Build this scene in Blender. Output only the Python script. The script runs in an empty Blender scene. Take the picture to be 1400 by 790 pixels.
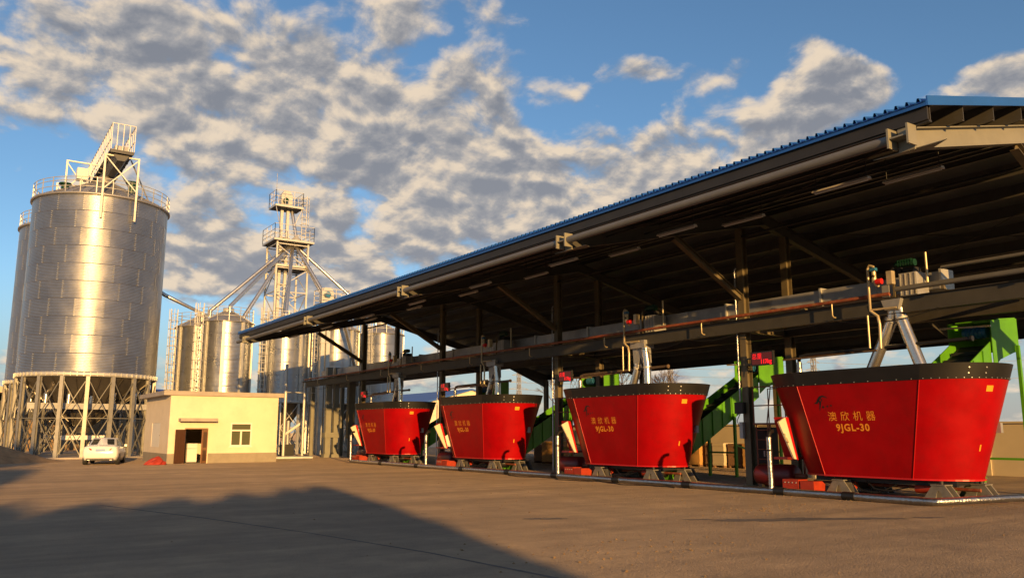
import bpy, bmesh, math, random
from mathutils import Vector, Matrix
random.seed(7)
R = math.radians
S = bpy.context.scene
COL = S.collection
PI = math.pi

# ------------------------------------------------------------------ camera, sky, sun, exposure
YAW, PITCH, CAMH, FPX = 34.05, 9.84, 1.75, 1130.0
cam = bpy.data.cameras.new("camera")
cam.sensor_width = 36.0
cam.lens = 36.0 * FPX / 1400.0
cam.clip_start = 0.1
cam.clip_end = 9000.0
camo = bpy.data.objects.new("camera", cam)
COL.objects.link(camo)
camo.location = (0, 0, CAMH)
camo.rotation_euler = (R(90 + PITCH), 0, R(-YAW))
S.camera = camo

SUN_EL = 7.5
SUN_TRAVEL = Vector((0.276, 0.961, 0)).normalized()
SUN_AZ = math.atan2(-SUN_TRAVEL.x, -SUN_TRAVEL.y)      # compass-like angle of the sun from +Y towards +X
sl = bpy.data.lights.new("sun", 'SUN')
sl.energy = 5.0
sl.angle = R(0.5)
sl.color = (1.0, 0.57, 0.19)
so = bpy.data.objects.new("sun", sl)
COL.objects.link(so)
d = SUN_TRAVEL * math.cos(R(SUN_EL)) + Vector((0, 0, -math.sin(R(SUN_EL))))
so.rotation_euler = d.to_track_quat('-Z', 'Y').to_euler()
so.location = (-10, -30, 30)

S.view_settings.view_transform = 'Standard'
S.view_settings.look = 'None'
S.view_settings.exposure = 0.52
S.view_settings.gamma = 1.0
S.cycles.use_denoising = True
S.cycles.max_bounces = 6
S.cycles.sample_clamp_indirect = 6.0


def make_world():
    w = bpy.data.worlds.new("World")
    S.world = w
    w.use_nodes = True
    nt = w.node_tree
    N, L = nt.nodes, nt.links
    N.clear()

    def node(t, **k):
        n = N.new(t)
        for a, b in k.items():
            setattr(n, a, b)
        return n

    def put(sock, v):
        if isinstance(v, (int, float)):
            sock.default_value = v
        else:
            L.new(v, sock)

    def M(op, a, b=None, c=None, clamp=False):
        n = node('ShaderNodeMath', operation=op, use_clamp=clamp)
        put(n.inputs[0], a)
        if b is not None:
            put(n.inputs[1], b)
        if c is not None:
            put(n.inputs[2], c)
        return n.outputs[0]

    def smooth(x, lo, hi):
        n = node('ShaderNodeMapRange', interpolation_type='SMOOTHSTEP')
        put(n.inputs[0], x)
        n.inputs[1].default_value = lo
        n.inputs[2].default_value = hi
        return n.outputs[0]

    def mix(f, a, b):
        n = node('ShaderNodeMix', data_type='RGBA')
        put(n.inputs[0], f)
        for s, v in ((n.inputs[6], a), (n.inputs[7], b)):
            if isinstance(v, tuple):
                s.default_value = (*v, 1)
            else:
                L.new(v, s)
        return n.outputs[2]

    tc = node('ShaderNodeTexCoord')
    sep = node('ShaderNodeSeparateXYZ')
    L.new(tc.outputs['Generated'], sep.inputs[0])
    x, y, z = sep.outputs
    az = M('ARCTAN2', x, y)
    el = M('ARCSINE', z)
    sky = node('ShaderNodeTexSky', sky_type='NISHITA')
    sky.sun_disc = False
    sky.sun_elevation = R(SUN_EL)
    sky.sun_rotation = SUN_AZ
    sky.altitude = 1000
    sky.air_density = 1.0
    sky.dust_density = 0.15
    sky.ozone_density = 2.5
    skyc = node('ShaderNodeHueSaturation')
    skyc.inputs['Saturation'].default_value = 1.02
    skyc.inputs['Value'].default_value = SKY_V
    L.new(sky.outputs[0], skyc.inputs['Color'])

    BLOBS = [(0.264, 0.334, 0.247, 0.096, 0.23), (0.073, 0.383, 0.105, 0.058, 0.22), (0.466, 0.306, 0.25, 0.10, 0.26),
             (0.48, 0.493, 0.085, 0.027, 0.2), (0.594, 0.423, 0.14, 0.033, 0.2), (0.803, 0.31, 0.225, 0.060, 0.40),
             (0.994, 0.391, 0.085, 0.03, 0.72), (0.966, 0.436, 0.03, 0.016, 0.60), (0.856, 0.416, 0.055, 0.026, 0.50),
             (0.762, 0.428, 0.04, 0.022, 0.42), (1.163, 0.366, 0.05, 0.026, 0.70), (0.248, 0.181, 0.11, 0.03, 0.32), (0.52, 0.17, 0.30, 0.06, 0.16),
             (0.346, 0.415, 0.109, 0.048, 0.12), (0.046, 0.219, 0.048, 0.06, -0.36), (0.11, 0.117, 0.166, 0.055, -0.22),
             (0.960, 0.440, 0.300, 0.085, -0.55), (1.112, 0.431, 0.101, 0.035, -0.20), (0.715, 0.379, 0.055, 0.017, -0.12),
             (1.068, 0.335, 0.104, 0.016, -0.12), (0.217, 0.42, 0.05, 0.031, -0.08), (0.333, 0.478, 0.054, 0.023, -0.12)]
    cov = None
    for a0, e0, sa, se, amp in BLOBS:
        u = M('DIVIDE', M('SUBTRACT', az, a0), sa)
        v = M('DIVIDE', M('SUBTRACT', el, e0), se)
        g = M('MULTIPLY', M('EXPONENT', M('MULTIPLY', M('ADD', M('MULTIPLY', u, u), M('MULTIPLY', v, v)), -0.8)), amp)
        cov = g if cov is None else M('ADD', cov, g)

    def dens(dz, dt, scale, detail, rough, w):
        # project the direction on a cloud deck; dz lifts the sample, dt shifts it sideways
        zz = M('ADD', z, dz)
        k = M('ADD', M('MAXIMUM', zz, 0.0), 0.40)
        cx = node('ShaderNodeCombineXYZ')
        put(cx.inputs[1], M('DIVIDE', y, k))
        put(cx.inputs[0], M('ADD', M('DIVIDE', M('ADD', x, dt), k), w))
        n1 = node('ShaderNodeTexNoise', noise_dimensions='2D')
        n1.inputs['Scale'].default_value = scale
        n1.inputs['Detail'].default_value = detail
        n1.inputs['Roughness'].default_value = rough
        n1.inputs['Lacunarity'].default_value = 2.1
        n1.inputs['Distortion'].default_value = 0.15
        L.new(cx.outputs[0], n1.inputs['Vector'])
        return n1.outputs['Fac']

    def puff(dz, dt):
        """rounded heaps: distorted smooth cells on the same cloud deck, broken up by fine noise"""
        zz = M('ADD', z, dz)
        k = M('ADD', M('MAXIMUM', zz, 0.0), 0.40)
        cx = node('ShaderNodeCombineXYZ')
        put(cx.inputs[0], M('DIVIDE', M('ADD', x, dt), k))
        put(cx.inputs[1], M('DIVIDE', y, k))
        cx.inputs[2].default_value = 0.7
        wn = node('ShaderNodeTexNoise', noise_dimensions='2D')
        wn.inputs['Scale'].default_value = 8.0
        wn.inputs['Detail'].default_value = 4
        L.new(cx.outputs[0], wn.inputs['Vector'])
        off = node('ShaderNodeVectorMath', operation='MULTIPLY_ADD')
        L.new(wn.outputs['Color'], off.inputs[0])
        off.inputs[1].default_value = (0.11, 0.11, 0.11)
        L.new(cx.outputs[0], off.inputs[2])
        vo = node('ShaderNodeTexVoronoi', feature='SMOOTH_F1', voronoi_dimensions='2D')
        vo.inputs['Scale'].default_value = 12.5
        vo.inputs['Smoothness'].default_value = 0.7
        vo.inputs['Detail'].default_value = 1.0
        vo.inputs['Roughness'].default_value = 0.45
        L.new(off.outputs[0], vo.inputs['Vector'])
        n = dens(dz, dt, 8.0, 10, 0.60, 3.7)
        v = M('MULTIPLY_ADD', vo.outputs['Distance'], -0.42, 0.68)
        return M('ADD', M('MULTIPLY', v, 0.54), M('MULTIPLY', n, 0.51))

    n0 = puff(0.0, 0.0)
    n1 = puff(0.012, -0.007)
    large = dens(0.0, 0.0, 2.6, 3, 0.5, 9.1)
    base = M('ADD', M('ADD', n0, M('MULTIPLY', cov, 0.62)), M('MULTIPLY', M('SUBTRACT', large, 0.5), 0.55))
    mask = smooth(base, 0.45, 0.64)
    # relief: cloud thinner above / towards the sun -> lit crown, thick and low -> grey belly
    lit = M('MULTIPLY', M('SUBTRACT', n0, n1), 4.0)
    thick = smooth(M('ADD', n0, M('ADD', M('MULTIPLY', cov, 0.30), M('MULTIPLY', M('SUBTRACT', large, 0.5), 0.4))), 0.47, 0.80)
    lit = M('ADD', M('ADD', lit, 0.57), M('MULTIPLY', thick, -0.42), clamp=True)
    dark = mix(smooth(el, 0.05, 0.5), (0.41, 0.43, 0.485), (0.31, 0.335, 0.395))
    ccol = mix(smooth(lit, 0.05, 0.55), dark, (0.56, 0.545, 0.55))
    ccol = mix(smooth(lit, 0.36, 0.88), ccol, (1.12, 0.93, 0.72))
    cs = node('ShaderNodeVectorMath', operation='SCALE')
    L.new(ccol, cs.inputs[0])
    cs.inputs['Scale'].default_value = CLOUD_V
    # pale grey haze bank low over the horizon
    hb = M('MULTIPLY', M('SUBTRACT', 1.0, smooth(el, 0.0, 0.19)), 0.85)
    hc = node('ShaderNodeVectorMath', operation='SCALE')
    L.new(mix(smooth(az, 0.15, 0.65), (0.42, 0.48, 0.54), (0.52, 0.505, 0.53)), hc.inputs[0])
    hc.inputs['Scale'].default_value = CLOUD_V
    hazed = mix(hb, skyc.outputs[0], hc.outputs[0])
    full = mix(mask, hazed, cs.outputs[0])
    bg = node('ShaderNodeBackground')
    bg.inputs['Strength'].default_value = SKY_STRENGTH
    L.new(full, bg.inputs['Color'])
    out = node('ShaderNodeOutputWorld')
    L.new(bg.outputs[0], out.inputs['Surface'])


SKY_STRENGTH = 0.07
SKY_V = 1.75
CLOUD_V = 7.2
make_world()


# ------------------------------------------------------------------ materials
def mat(name, col, rough=0.6, metal=0.0, var=0.12, scale=1.2, bump=0.0, bscale=30.0, emit=None, spec=None,
        stretch=None, col2=None, mixlo=0.45, mixhi=0.7, aniso=0.0, rand=0.0, coat=0.0, rvar=0.0):
    m = bpy.data.materials.new(name)
    m.use_nodes = True
    nt = m.node_tree
    N, L = nt.nodes, nt.links
    b = N['Principled BSDF']
    b.inputs['Roughness'].default_value = rough
    b.inputs['Metallic'].default_value = metal
    if spec is not None:
        b.inputs['Specular IOR Level'].default_value = spec
    if coat:
        b.inputs['Coat Weight'].default_value = coat
        b.inputs['Coat Roughness'].default_value = 0.15
    geo = N.new('ShaderNodeNewGeometry')
    mp = N.new('ShaderNodeMapping')
    L.new(geo.outputs['Position'], mp.inputs['Vector'])
    if stretch:
        mp.inputs['Scale'].default_value = stretch
    n = N.new('ShaderNodeTexNoise')
    n.inputs['Scale'].default_value = scale
    n.inputs['Detail'].default_value = 6
    n.inputs['Roughness'].default_value = 0.6
    L.new(mp.outputs[0], n.inputs['Vector'])
    mr = N.new('ShaderNodeMapRange')
    mr.inputs[1].default_value = 0.3
    mr.inputs[2].default_value = 0.7
    mr.inputs[3].default_value = 1 - var
    mr.inputs[4].default_value = 1 + var
    L.new(n.outputs['Fac'], mr.inputs[0])
    mul = N.new('ShaderNodeVectorMath')
    mul.operation = 'SCALE'
    if col2 is not None:
        mx = N.new('ShaderNodeMix')
        mx.data_type = 'RGBA'
        mx.inputs[6].default_value = (*col, 1)
        mx.inputs[7].default_value = (*col2, 1)
        n3 = N.new('ShaderNodeTexNoise')
        n3.inputs['Scale'].default_value = scale * 2.3
        n3.inputs['Detail'].default_value = 8
        n3.inputs['Roughness'].default_value = 0.65
        L.new(mp.outputs[0], n3.inputs['Vector'])
        m3 = N.new('ShaderNodeMapRange')
        m3.inputs[1].default_value = mixlo
        m3.inputs[2].default_value = mixhi
        L.new(n3.outputs['Fac'], m3.inputs[0])
        L.new(m3.outputs[0], mx.inputs[0])
        L.new(mx.outputs[2], mul.inputs[0])
    else:
        mul.inputs[0].default_value = col
    fac = mr.outputs[0]
    if rand:
        oi = N.new('ShaderNodeObjectInfo')
        rr = N.new('ShaderNodeMapRange')
        rr.inputs[3].default_value = 1 - rand
        rr.inputs[4].default_value = 1 + rand
        L.new(oi.outputs['Random'], rr.inputs[0])
        mm = N.new('ShaderNodeMath')
        mm.operation = 'MULTIPLY'
        L.new(fac, mm.inputs[0])
        L.new(rr.outputs[0], mm.inputs[1])
        fac = mm.outputs[0]
    L.new(fac, mul.inputs['Scale'])
    L.new(mul.outputs[0], b.inputs['Base Color'])
    if rvar:
        rm = N.new('ShaderNodeMapRange')
        rm.inputs[1].default_value = 0.3
        rm.inputs[2].default_value = 0.7
        rm.inputs[3].default_value = max(0.02, rough - rvar)
        rm.inputs[4].default_value = min(1, rough + rvar)
        L.new(n.outputs['Fac'], rm.inputs[0])
        L.new(rm.outputs[0], b.inputs['Roughness'])
    if bump:
        n2 = N.new('ShaderNodeTexNoise')
        n2.inputs['Scale'].default_value = bscale
        n2.inputs['Detail'].default_value = 5
        L.new(mp.outputs[0], n2.inputs['Vector'])
        bp = N.new('ShaderNodeBump')
        bp.inputs['Strength'].default_value = bump
        bp.inputs['Distance'].default_value = 0.02
        L.new(n2.outputs['Fac'], bp.inputs['Height'])
        L.new(bp.outputs[0], b.inputs['Normal'])
    if aniso:
        b.inputs['Anisotropic'].default_value = aniso
    if emit:
        b.inputs['Emission Color'].default_value = (*emit[:3], 1)
        b.inputs['Emission Strength'].default_value = emit[3]
    return m


def glass_mat(name, col, rough=0.05):
    m = mat(name, col, rough=rough, var=0.05, spec=0.8)
    return m


MT = {}
MT['galv'] = mat('galvanised_sheet', (0.36, 0.365, 0.375), rough=0.34, metal=0.90, var=0.10, scale=0.7, rand=0.05, rvar=0.06)
MT['galv_small'] = mat('galvanised_small_silo', (0.50, 0.50, 0.48), rough=0.30, metal=0.9, var=0.10, scale=1.0, rand=0.08, rvar=0.06)
MT['galv_post'] = mat('galvanised_post', (0.58, 0.57, 0.52), rough=0.5, metal=0.5, var=0.12, scale=2.0)
MT['brace_shaded'] = mat('silo_brace_steel_shaded', (0.20, 0.195, 0.175), rough=0.55, metal=0.4, var=0.16, scale=2.0)  # darker still: shade below the silo put into the brace colour
MT['leg_shaded'] = mat('silo_leg_steel_shaded', (0.33, 0.32, 0.29), rough=0.5, metal=0.45, var=0.16, scale=2.0)  # post steel darkened, shade below the silo put into the leg colour
MT['galv_dull'] = mat('galvanised_dull', (0.36, 0.36, 0.36), rough=0.45, metal=0.35, var=0.22, scale=1.6, rand=0.15)
MT['hopper'] = mat('hopper_sheet', (0.20, 0.18, 0.15), rough=0.42, metal=0.8, var=0.15, scale=1.0)
MT['duct'] = mat('spout_tube', (0.62, 0.60, 0.56), rough=0.26, metal=0.9, var=0.10, scale=2.5)
MT['roof_grey'] = mat('silo_roof_sheet', (0.42, 0.41, 0.40), rough=0.5, metal=0.7, var=0.12)
MT['darkgrate'] = mat('dark_grating', (0.10, 0.10, 0.10), rough=0.6, metal=0.3, var=0.2)
MT['black'] = mat('black_rubber', (0.010, 0.0095, 0.0095), rough=0.5, var=0.25, scale=2.0)
MT['blackpaint'] = mat('black_paint', (0.015, 0.015, 0.016), rough=0.5, var=0.2)
MT['red'] = mat('red_paint', (0.33, 0.001, 0.003), rough=0.42, var=0.12, scale=1.1, spec=0.2, col2=(0.235, 0.004, 0.005), mixlo=0.45, mixhi=0.85, rvar=0.07)
MT['redseam'] = mat('red_paint_edge', (0.50, 0.010, 0.010), rough=0.35, var=0.05)
MT['orange'] = mat('orange_paint', (0.34, 0.03, 0.007), rough=0.5, var=0.2, scale=5)
MT['rustred'] = mat('rust_red_paint', (0.22, 0.045, 0.02), rough=0.6, var=0.25, scale=4, col2=(0.30, 0.13, 0.06))
MT['darkred'] = mat('dark_red_paint', (0.15, 0.012, 0.012), rough=0.42, var=0.15, scale=3)
MT['cream'] = mat('cream_paint', (0.72, 0.62, 0.44), rough=0.5, var=0.08, scale=2)
MT['lettering'] = mat('orange_lettering', (0.92, 0.33, 0.02), rough=0.5, var=0.03)
MT['sticker'] = mat('orange_sticker', (0.85, 0.33, 0.02), rough=0.45, var=0.05, emit=None)
MT['logo'] = mat('black_emblem', (0.012, 0.008, 0.010), rough=0.5, var=0.05)
MT['standgrey'] = mat('stand_grey', (0.17, 0.16, 0.14), rough=0.65, var=0.22, scale=5)
MT['steel'] = mat('painted_steel', (0.16, 0.145, 0.11), rough=0.55, var=0.18, scale=1.5, bump=0.05)
MT['steel_dark'] = mat('dark_steel', (0.024, 0.023, 0.022), rough=0.6, var=0.2, scale=1.5)
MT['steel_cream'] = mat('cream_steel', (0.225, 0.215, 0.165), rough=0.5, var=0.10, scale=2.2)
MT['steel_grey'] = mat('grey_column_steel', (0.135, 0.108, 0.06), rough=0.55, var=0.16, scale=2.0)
MT['shaded_steel'] = mat('rafter_steel_shaded', (0.055, 0.051, 0.042), rough=0.6, var=0.18, scale=2)  # darkened shed steel: shade under the roof put into the colour
MT['pipegrey'] = mat('grey_pipe', (0.14, 0.137, 0.13), rough=0.5, var=0.10, scale=2.5)
MT['purlin'] = mat('purlin_steel', (0.085, 0.08, 0.07), rough=0.5, metal=0.2, var=0.15, scale=2)
MT['bluesheet'] = mat('blue_roof_sheet', (0.014, 0.095, 0.40), rough=0.40, var=0.08, scale=0.8, rand=0.05)
MT['undersheet'] = mat('roof_underside', (0.125, 0.13, 0.14), rough=0.5, var=0.18, scale=0.6, rand=0.10)
MT['rustpipe'] = mat('rust_pipe', (0.27, 0.065, 0.03), rough=0.55, var=0.3, scale=2, col2=(0.34, 0.16, 0.08))
MT['brownpipe'] = mat('brown_pipe', (0.13, 0.085, 0.05), rough=0.5, var=0.3, scale=3)
MT['sungold_pipe'] = mat('zinc_pipe_sunlit', (0.62, 0.50, 0.30), rough=0.4, metal=0.5, var=0.15, scale=4)  # zinc with the low sun's gold put into its colour
MT['foil'] = mat('foil_wrap', (0.40, 0.40, 0.40), rough=0.30, metal=0.95, var=0.15, scale=8, bump=0.9, bscale=16)
MT['green'] = mat('green_paint', (0.10, 0.33, 0.012), rough=0.45, var=0.15, scale=2)
MT['greendark'] = mat('green_motor', (0.006, 0.045, 0.02), rough=0.4, var=0.15)
MT['belt'] = mat('conveyor_belt', (0.02, 0.02, 0.02), rough=0.8, var=0.3)
MT['lamp'] = mat('lamp_casing', (0.55, 0.52, 0.47), rough=0.45, var=0.08)
MT['tube'] = mat('lamp_tube', (0.7, 0.68, 0.62), rough=0.3, var=0.04)
MT['ledface'] = mat('led_face', (0.10, 0.012, 0.008), rough=0.35, var=0.1, emit=(0.30, 0.01, 0.006, 0.06))
MT['led'] = mat('led_digits', (0.5, 0.0, 0.0), rough=0.4, emit=(1.0, 0.01, 0.015, 0.8))
MT['valvered'] = mat('red_valve', (0.7, 0.02, 0.02), rough=0.35, var=0.05)
MT['valveblue'] = mat('blue_valve', (0.03, 0.16, 0.30), rough=0.35, var=0.05)
MT['plaster'] = mat('cream_plaster', (0.79, 0.665, 0.485), rough=0.85, var=0.06, scale=0.7, bump=0.15, bscale=14, col2=(0.73, 0.61, 0.44))
MT['plinth'] = mat('grey_plinth', (0.30, 0.26, 0.20), rough=0.9, var=0.12, scale=2)
MT['concrete'] = mat('cast_concrete', (0.40, 0.35, 0.30), rough=0.9, var=0.14, scale=1.5, bump=0.2)
MT['wood'] = mat('brown_door_shaded', (0.085, 0.038, 0.022), rough=0.5, var=0.25, scale=6, stretch=(6, 6, 0.6))  # door brown with the shade of the unlit leaf put into it
MT['wood_sunlit'] = mat('brown_door_sunny', (0.27, 0.13, 0.06), rough=0.45, var=0.2, scale=6, stretch=(6, 6, 0.6))  # same door brown, sunlight put into the colour
MT['glass'] = glass_mat('window_glass', (0.10, 0.105, 0.06), 0.12)
MT['pvc'] = mat('white_pvc', (0.82, 0.78, 0.68), rough=0.4, var=0.04)
MT['room'] = mat('dim_room', (0.12, 0.11, 0.09), rough=0.9)
MT['carwhite'] = mat('white_car_paint', (0.78, 0.77, 0.74), rough=0.28, var=0.04, scale=2, coat=0.4)
MT['carglass'] = mat('car_glass', (0.018, 0.02, 0.022), rough=0.12, var=0.05, spec=0.12)
MT['tail'] = mat('tail_lamp', (0.45, 0.008, 0.01), rough=0.2, var=0.05)
MT['tyre'] = mat('tyre', (0.02, 0.02, 0.02), rough=0.85, var=0.2)
MT['plate'] = mat('number_plate', (0.10, 0.22, 0.55), rough=0.4, var=0.03)
MT['tarp'] = mat('red_tarp', (0.36, 0.035, 0.018), rough=0.6, var=0.25, scale=5)
MT['bluefar'] = mat('far_blue_roof', (0.03, 0.12, 0.42), rough=0.5, var=0.08)
MT['wallbeige'] = mat('beige_wall', (0.55, 0.46, 0.31), rough=0.9, var=0.08, scale=0.5, bump=0.1)
MT['crate'] = mat('yellow_crate', (0.55, 0.30, 0.09), rough=0.7, var=0.2, scale=3)
MT['crate_dark'] = mat('brown_crate', (0.22, 0.12, 0.06), rough=0.75, var=0.2, scale=3)
MT['dirt'] = mat('dirt_heap', (0.26, 0.17, 0.09), rough=1.0, var=0.3, scale=2, bump=0.6, bscale=5)
MT['crumb'] = mat('feed_crumbs', (0.20, 0.125, 0.055), rough=0.95, var=0.4, scale=9)
MT['pylon'] = mat('pylon_steel', (0.30, 0.31, 0.33), rough=0.6, var=0.1)
MT['bark'] = mat('bark', (0.12, 0.085, 0.06), rough=0.95, var=0.3, scale=6)
MT['leaf'] = mat('leaves', (0.05, 0.085, 0.03), rough=0.8, var=0.4, scale=1.5)
MT['jointfill'] = mat('joint_filler', (0.12, 0.10, 0.085), rough=0.95, var=0.3, scale=3)
MT['stain'] = mat('oil_stain', (0.17, 0.135, 0.10), rough=0.9, var=0.25, scale=3)
MT['white'] = mat('white_enamel', (0.78, 0.74, 0.66), rough=0.4, var=0.04)
MT['terrain'] = mat('far_field', (0.16, 0.14, 0.09), rough=1.0, var=0.3, scale=0.05)


def ground_mat():
    m = bpy.data.materials.new('compacted_yard')
    m.use_nodes = True
    nt = m.node_tree
    N, L = nt.nodes, nt.links
    b = N['Principled BSDF']
    geo = N.new('ShaderNodeNewGeometry')

    def noise(scale, detail=6, rough=0.6, stretch=None, rot=0.0):
        mp = N.new('ShaderNodeMapping')
        L.new(geo.outputs['Position'], mp.inputs['Vector'])
        if stretch:
            mp.inputs['Scale'].default_value = stretch
        mp.inputs['Rotation'].default_value = (0, 0, rot)
        n = N.new('ShaderNodeTexNoise')
        n.inputs['Scale'].default_value = scale
        n.inputs['Detail'].default_value = detail
        n.inputs['Roughness'].default_value = rough
        L.new(mp.outputs[0], n.inputs['Vector'])
        return n.outputs['Fac']

    def ramp(v, lo, hi):
        r = N.new('ShaderNodeMapRange')
        r.inputs[1].default_value = lo
        r.inputs[2].default_value = hi
        L.new(v, r.inputs[0])
        return r.outputs[0]

    def mix(f, a, bb):
        n = N.new('ShaderNodeMix')
        n.data_type = 'RGBA'
        L.new(f, n.inputs[0])
        for s, v in ((n.inputs[6], a), (n.inputs[7], bb)):
            if isinstance(v, tuple):
                s.default_value = (*v, 1)
            else:
                L.new(v, s)
        return n.outputs[2]

    big = ramp(noise(0.16, 5), 0.35, 0.68)
    mid = ramp(noise(0.9, 8, 0.68), 0.35, 0.7)
    track = ramp(noise(0.5, 6, 0.6, (0.12, 1.6, 1), 0.9), 0.45, 0.7)
    fine = ramp(noise(9, 8, 0.75), 0.3, 0.72)
    spot = ramp(noise(2.3, 4, 0.7), 0.64, 0.74)
    c = mix(big, (0.54, 0.395, 0.255), (0.38, 0.28, 0.19))
    c = mix(track, c, (0.24, 0.182, 0.13))
    k = N.new('ShaderNodeMath')
    k.operation = 'MULTIPLY'
    k.inputs[1].default_value = 0.75
    L.new(mid, k.inputs[0])
    c = mix(k.outputs[0], c, (0.22, 0.172, 0.132))
    k2 = N.new('ShaderNodeMath')
    k2.operation = 'MULTIPLY'
    k2.inputs[1].default_value = 0.35
    L.new(fine, k2.inputs[0])
    c = mix(k2.outputs[0], c, (0.42, 0.32, 0.22))
    k3 = N.new('ShaderNodeMath')
    k3.operation = 'MULTIPLY'
    k3.inputs[1].default_value = 0.6
    L.new(spot, k3.inputs[0])
    c = mix(k3.outputs[0], c, (0.10, 0.085, 0.07))
    L.new(c, b.inputs['Base Color'])
    b.inputs['Roughness'].default_value = 0.85
    b.inputs['Diffuse Roughness'].default_value = 1.0
    b.inputs['Specular IOR Level'].default_value = 0.25
    add = N.new('ShaderNodeMath')
    add.operation = 'ADD'
    L.new(noise(5, 6, 0.7), add.inputs[0])
    L.new(noise(26, 3, 0.65), add.inputs[1])
    bp = N.new('ShaderNodeBump')
    bp.inputs['Strength'].default_value = 1.0
    bp.inputs['Distance'].default_value = 0.07
    L.new(add.outputs[0], bp.inputs['Height'])
    L.new(bp.outputs[0], b.inputs['Normal'])
    return m


MT['ground'] = ground_mat()


# ------------------------------------------------------------------ mesh helpers
class MB:
    def __init__(s):
        s.v, s.f, s.s = [], [], []

    def add(s, vs, fs, smooth=False):
        o = len(s.v)
        s.v += [tuple(p) for p in vs]
        s.f += [tuple(i + o for i in f) for f in fs]
        s.s += [smooth] * len(fs)
        return s

    def box(s, x0, x1, y0, y1, z0, z1):
        vs = [(x0, y0, z0), (x1, y0, z0), (x1, y1, z0), (x0, y1, z0), (x0, y0, z1), (x1, y0, z1), (x1, y1, z1), (x0, y1, z1)]
        return s.add(vs, [(0, 3, 2, 1), (4, 5, 6, 7), (0, 1, 5, 4), (1, 2, 6, 5), (2, 3, 7, 6), (3, 0, 4, 7)])

    def frame(s, p, q, up=(0, 0, 1)):
        p, q = Vector(p), Vector(q)
        t = (q - p).normalized()
        u = Vector(up)
        if abs(t.dot(u.normalized())) > 0.98:
            u = Vector((0, 1, 0)) if abs(t.y) < 0.9 else Vector((1, 0, 0))
        a = t.cross(u).normalized()
        b = a.cross(t).normalized()
        return p, q, a, b

    def bar(s, p, q, w, h=None, up=(0, 0, 1), off=(0, 0)):
        h = w if h is None else h
        p, q, a, b = s.frame(p, q, up)
        o = a * off[0] + b * off[1]
        c = [(-w / 2, -h / 2), (w / 2, -h / 2), (w / 2, h / 2), (-w / 2, h / 2)]
        vs = [p + o + a * x + b * y for x, y in c] + [q + o + a * x + b * y for x, y in c]
        return s.add(vs, [(0, 1, 2, 3), (7, 6, 5, 4), (0, 4, 5, 1), (1, 5, 6, 2), (2, 6, 7, 3), (3, 7, 4, 0)])

    def ibeam(s, p, q, w, h, t=0.02, up=(0, 0, 1), tw=0.012):
        s.bar(p, q, w, t, up, (0, h / 2 - t / 2))
        s.bar(p, q, w, t, up, (0, -h / 2 + t / 2))
        return s.bar(p, q, tw, h - 2 * t, up)

    def tube(s, p, q, r, n=10, r2=None, cap=True):
        r2 = r if r2 is None else r2
        p, q, a, b = s.frame(p, q)
        vs = []
        for c, rr in ((p, r), (q, r2)):
            for i in range(n):
                th = 2 * PI * i / n
                vs.append(c + a * rr * math.cos(th) + b * rr * math.sin(th))
        s.add(vs, [(i, (i + 1) % n, n + (i + 1) % n, n + i) for i in range(n)], True)
        if cap:
            s.add(vs, [tuple(range(n))[::-1], tuple(range(n, 2 * n))])
        return s

    def pipe(s, pts, r, n=10):
        pts = [Vector(p) for p in pts]
        rings = []
        prev = None
        for i, p in enumerate(pts):
            if i == 0:
                t = pts[1] - p
            elif i == len(pts) - 1:
                t = p - pts[i - 1]
            else:
                t = (p - pts[i - 1]).normalized() + (pts[i + 1] - p).normalized()
            t = t.normalized()
            if prev is None:
                u = Vector((0, 0, 1)) if abs(t.z) < 0.9 else Vector((1, 0, 0))
                a = t.cross(u).normalized()
            else:
                a = (prev - t * prev.dot(t)).normalized()
            prev = a
            b = a.cross(t)
            rings.append([p + a * r * math.cos(2 * PI * k / n) + b * r * math.sin(2 * PI * k / n) for k in range(n)])
        vs = [v for g in rings for v in g]
        fs = []
        for i in range(len(rings) - 1):
            for k in range(n):
                fs.append((i * n + k, i * n + (k + 1) % n, (i + 1) * n + (k + 1) % n, (i + 1) * n + k))
        s.add(vs, fs, True)
        m = len(rings) - 1
        return s.add(rings[0] + rings[m], [tuple(range(n)), tuple(range(2 * n - 1, n - 1, -1))])

    def prism(s, poly, ext):
        ext = Vector(ext)
        a = [Vector(p) for p in poly]
        n = len(a)
        vs = a + [p + ext for p in a]
        fs = [tuple(range(n))[::-1], tuple(range(n, 2 * n))] + [(i, (i + 1) % n, n + (i + 1) % n, n + i) for i in range(n)]
        return s.add(vs, fs)

    def lathe(s, prof, c=(0, 0, 0), n=24, a0=0.0, a1=2 * PI, smooth=True):
        full = abs(a1 - a0 - 2 * PI) < 1e-6
        m = n if full else n + 1
        vs = []
        for r, z in prof:
            for i in range(m):
                th = a0 + (a1 - a0) * i / n
                vs.append((c[0] + r * math.cos(th), c[1] + r * math.sin(th), c[2] + z))
        fs = []
        for j in range(len(prof) - 1):
            for i in range(n):
                k = (i + 1) % m
                fs.append((j * m + i, j * m + k, (j + 1) * m + k, (j + 1) * m + i))
        return s.add(vs, fs, smooth)

    def mesh(s, name, mt, org=(0, 0, 0)):
        me = bpy.data.meshes.new(name)
        ox, oy, oz = org
        me.from_pydata([(x - ox, y - oy, z - oz) for x, y, z in s.v], [], s.f)
        me.polygons.foreach_set('use_smooth', s.s)
        me.materials.append(MT[mt] if isinstance(mt, str) else mt)
        me.update()
        return me

    def build(s, name, mt, parent=None, **props):
        me = s.mesh(name, mt, ORG.get(parent.name, (0, 0, 0)) if parent else (0, 0, 0))
        o = bpy.data.objects.new(name, me)
        COL.objects.link(o)
        if parent:
            o.parent = parent
            ORG[o.name] = ORG.get(parent.name, (0, 0, 0))
        for k, v in props.items():
            o[k] = v
        return o


ORG = {}


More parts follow.
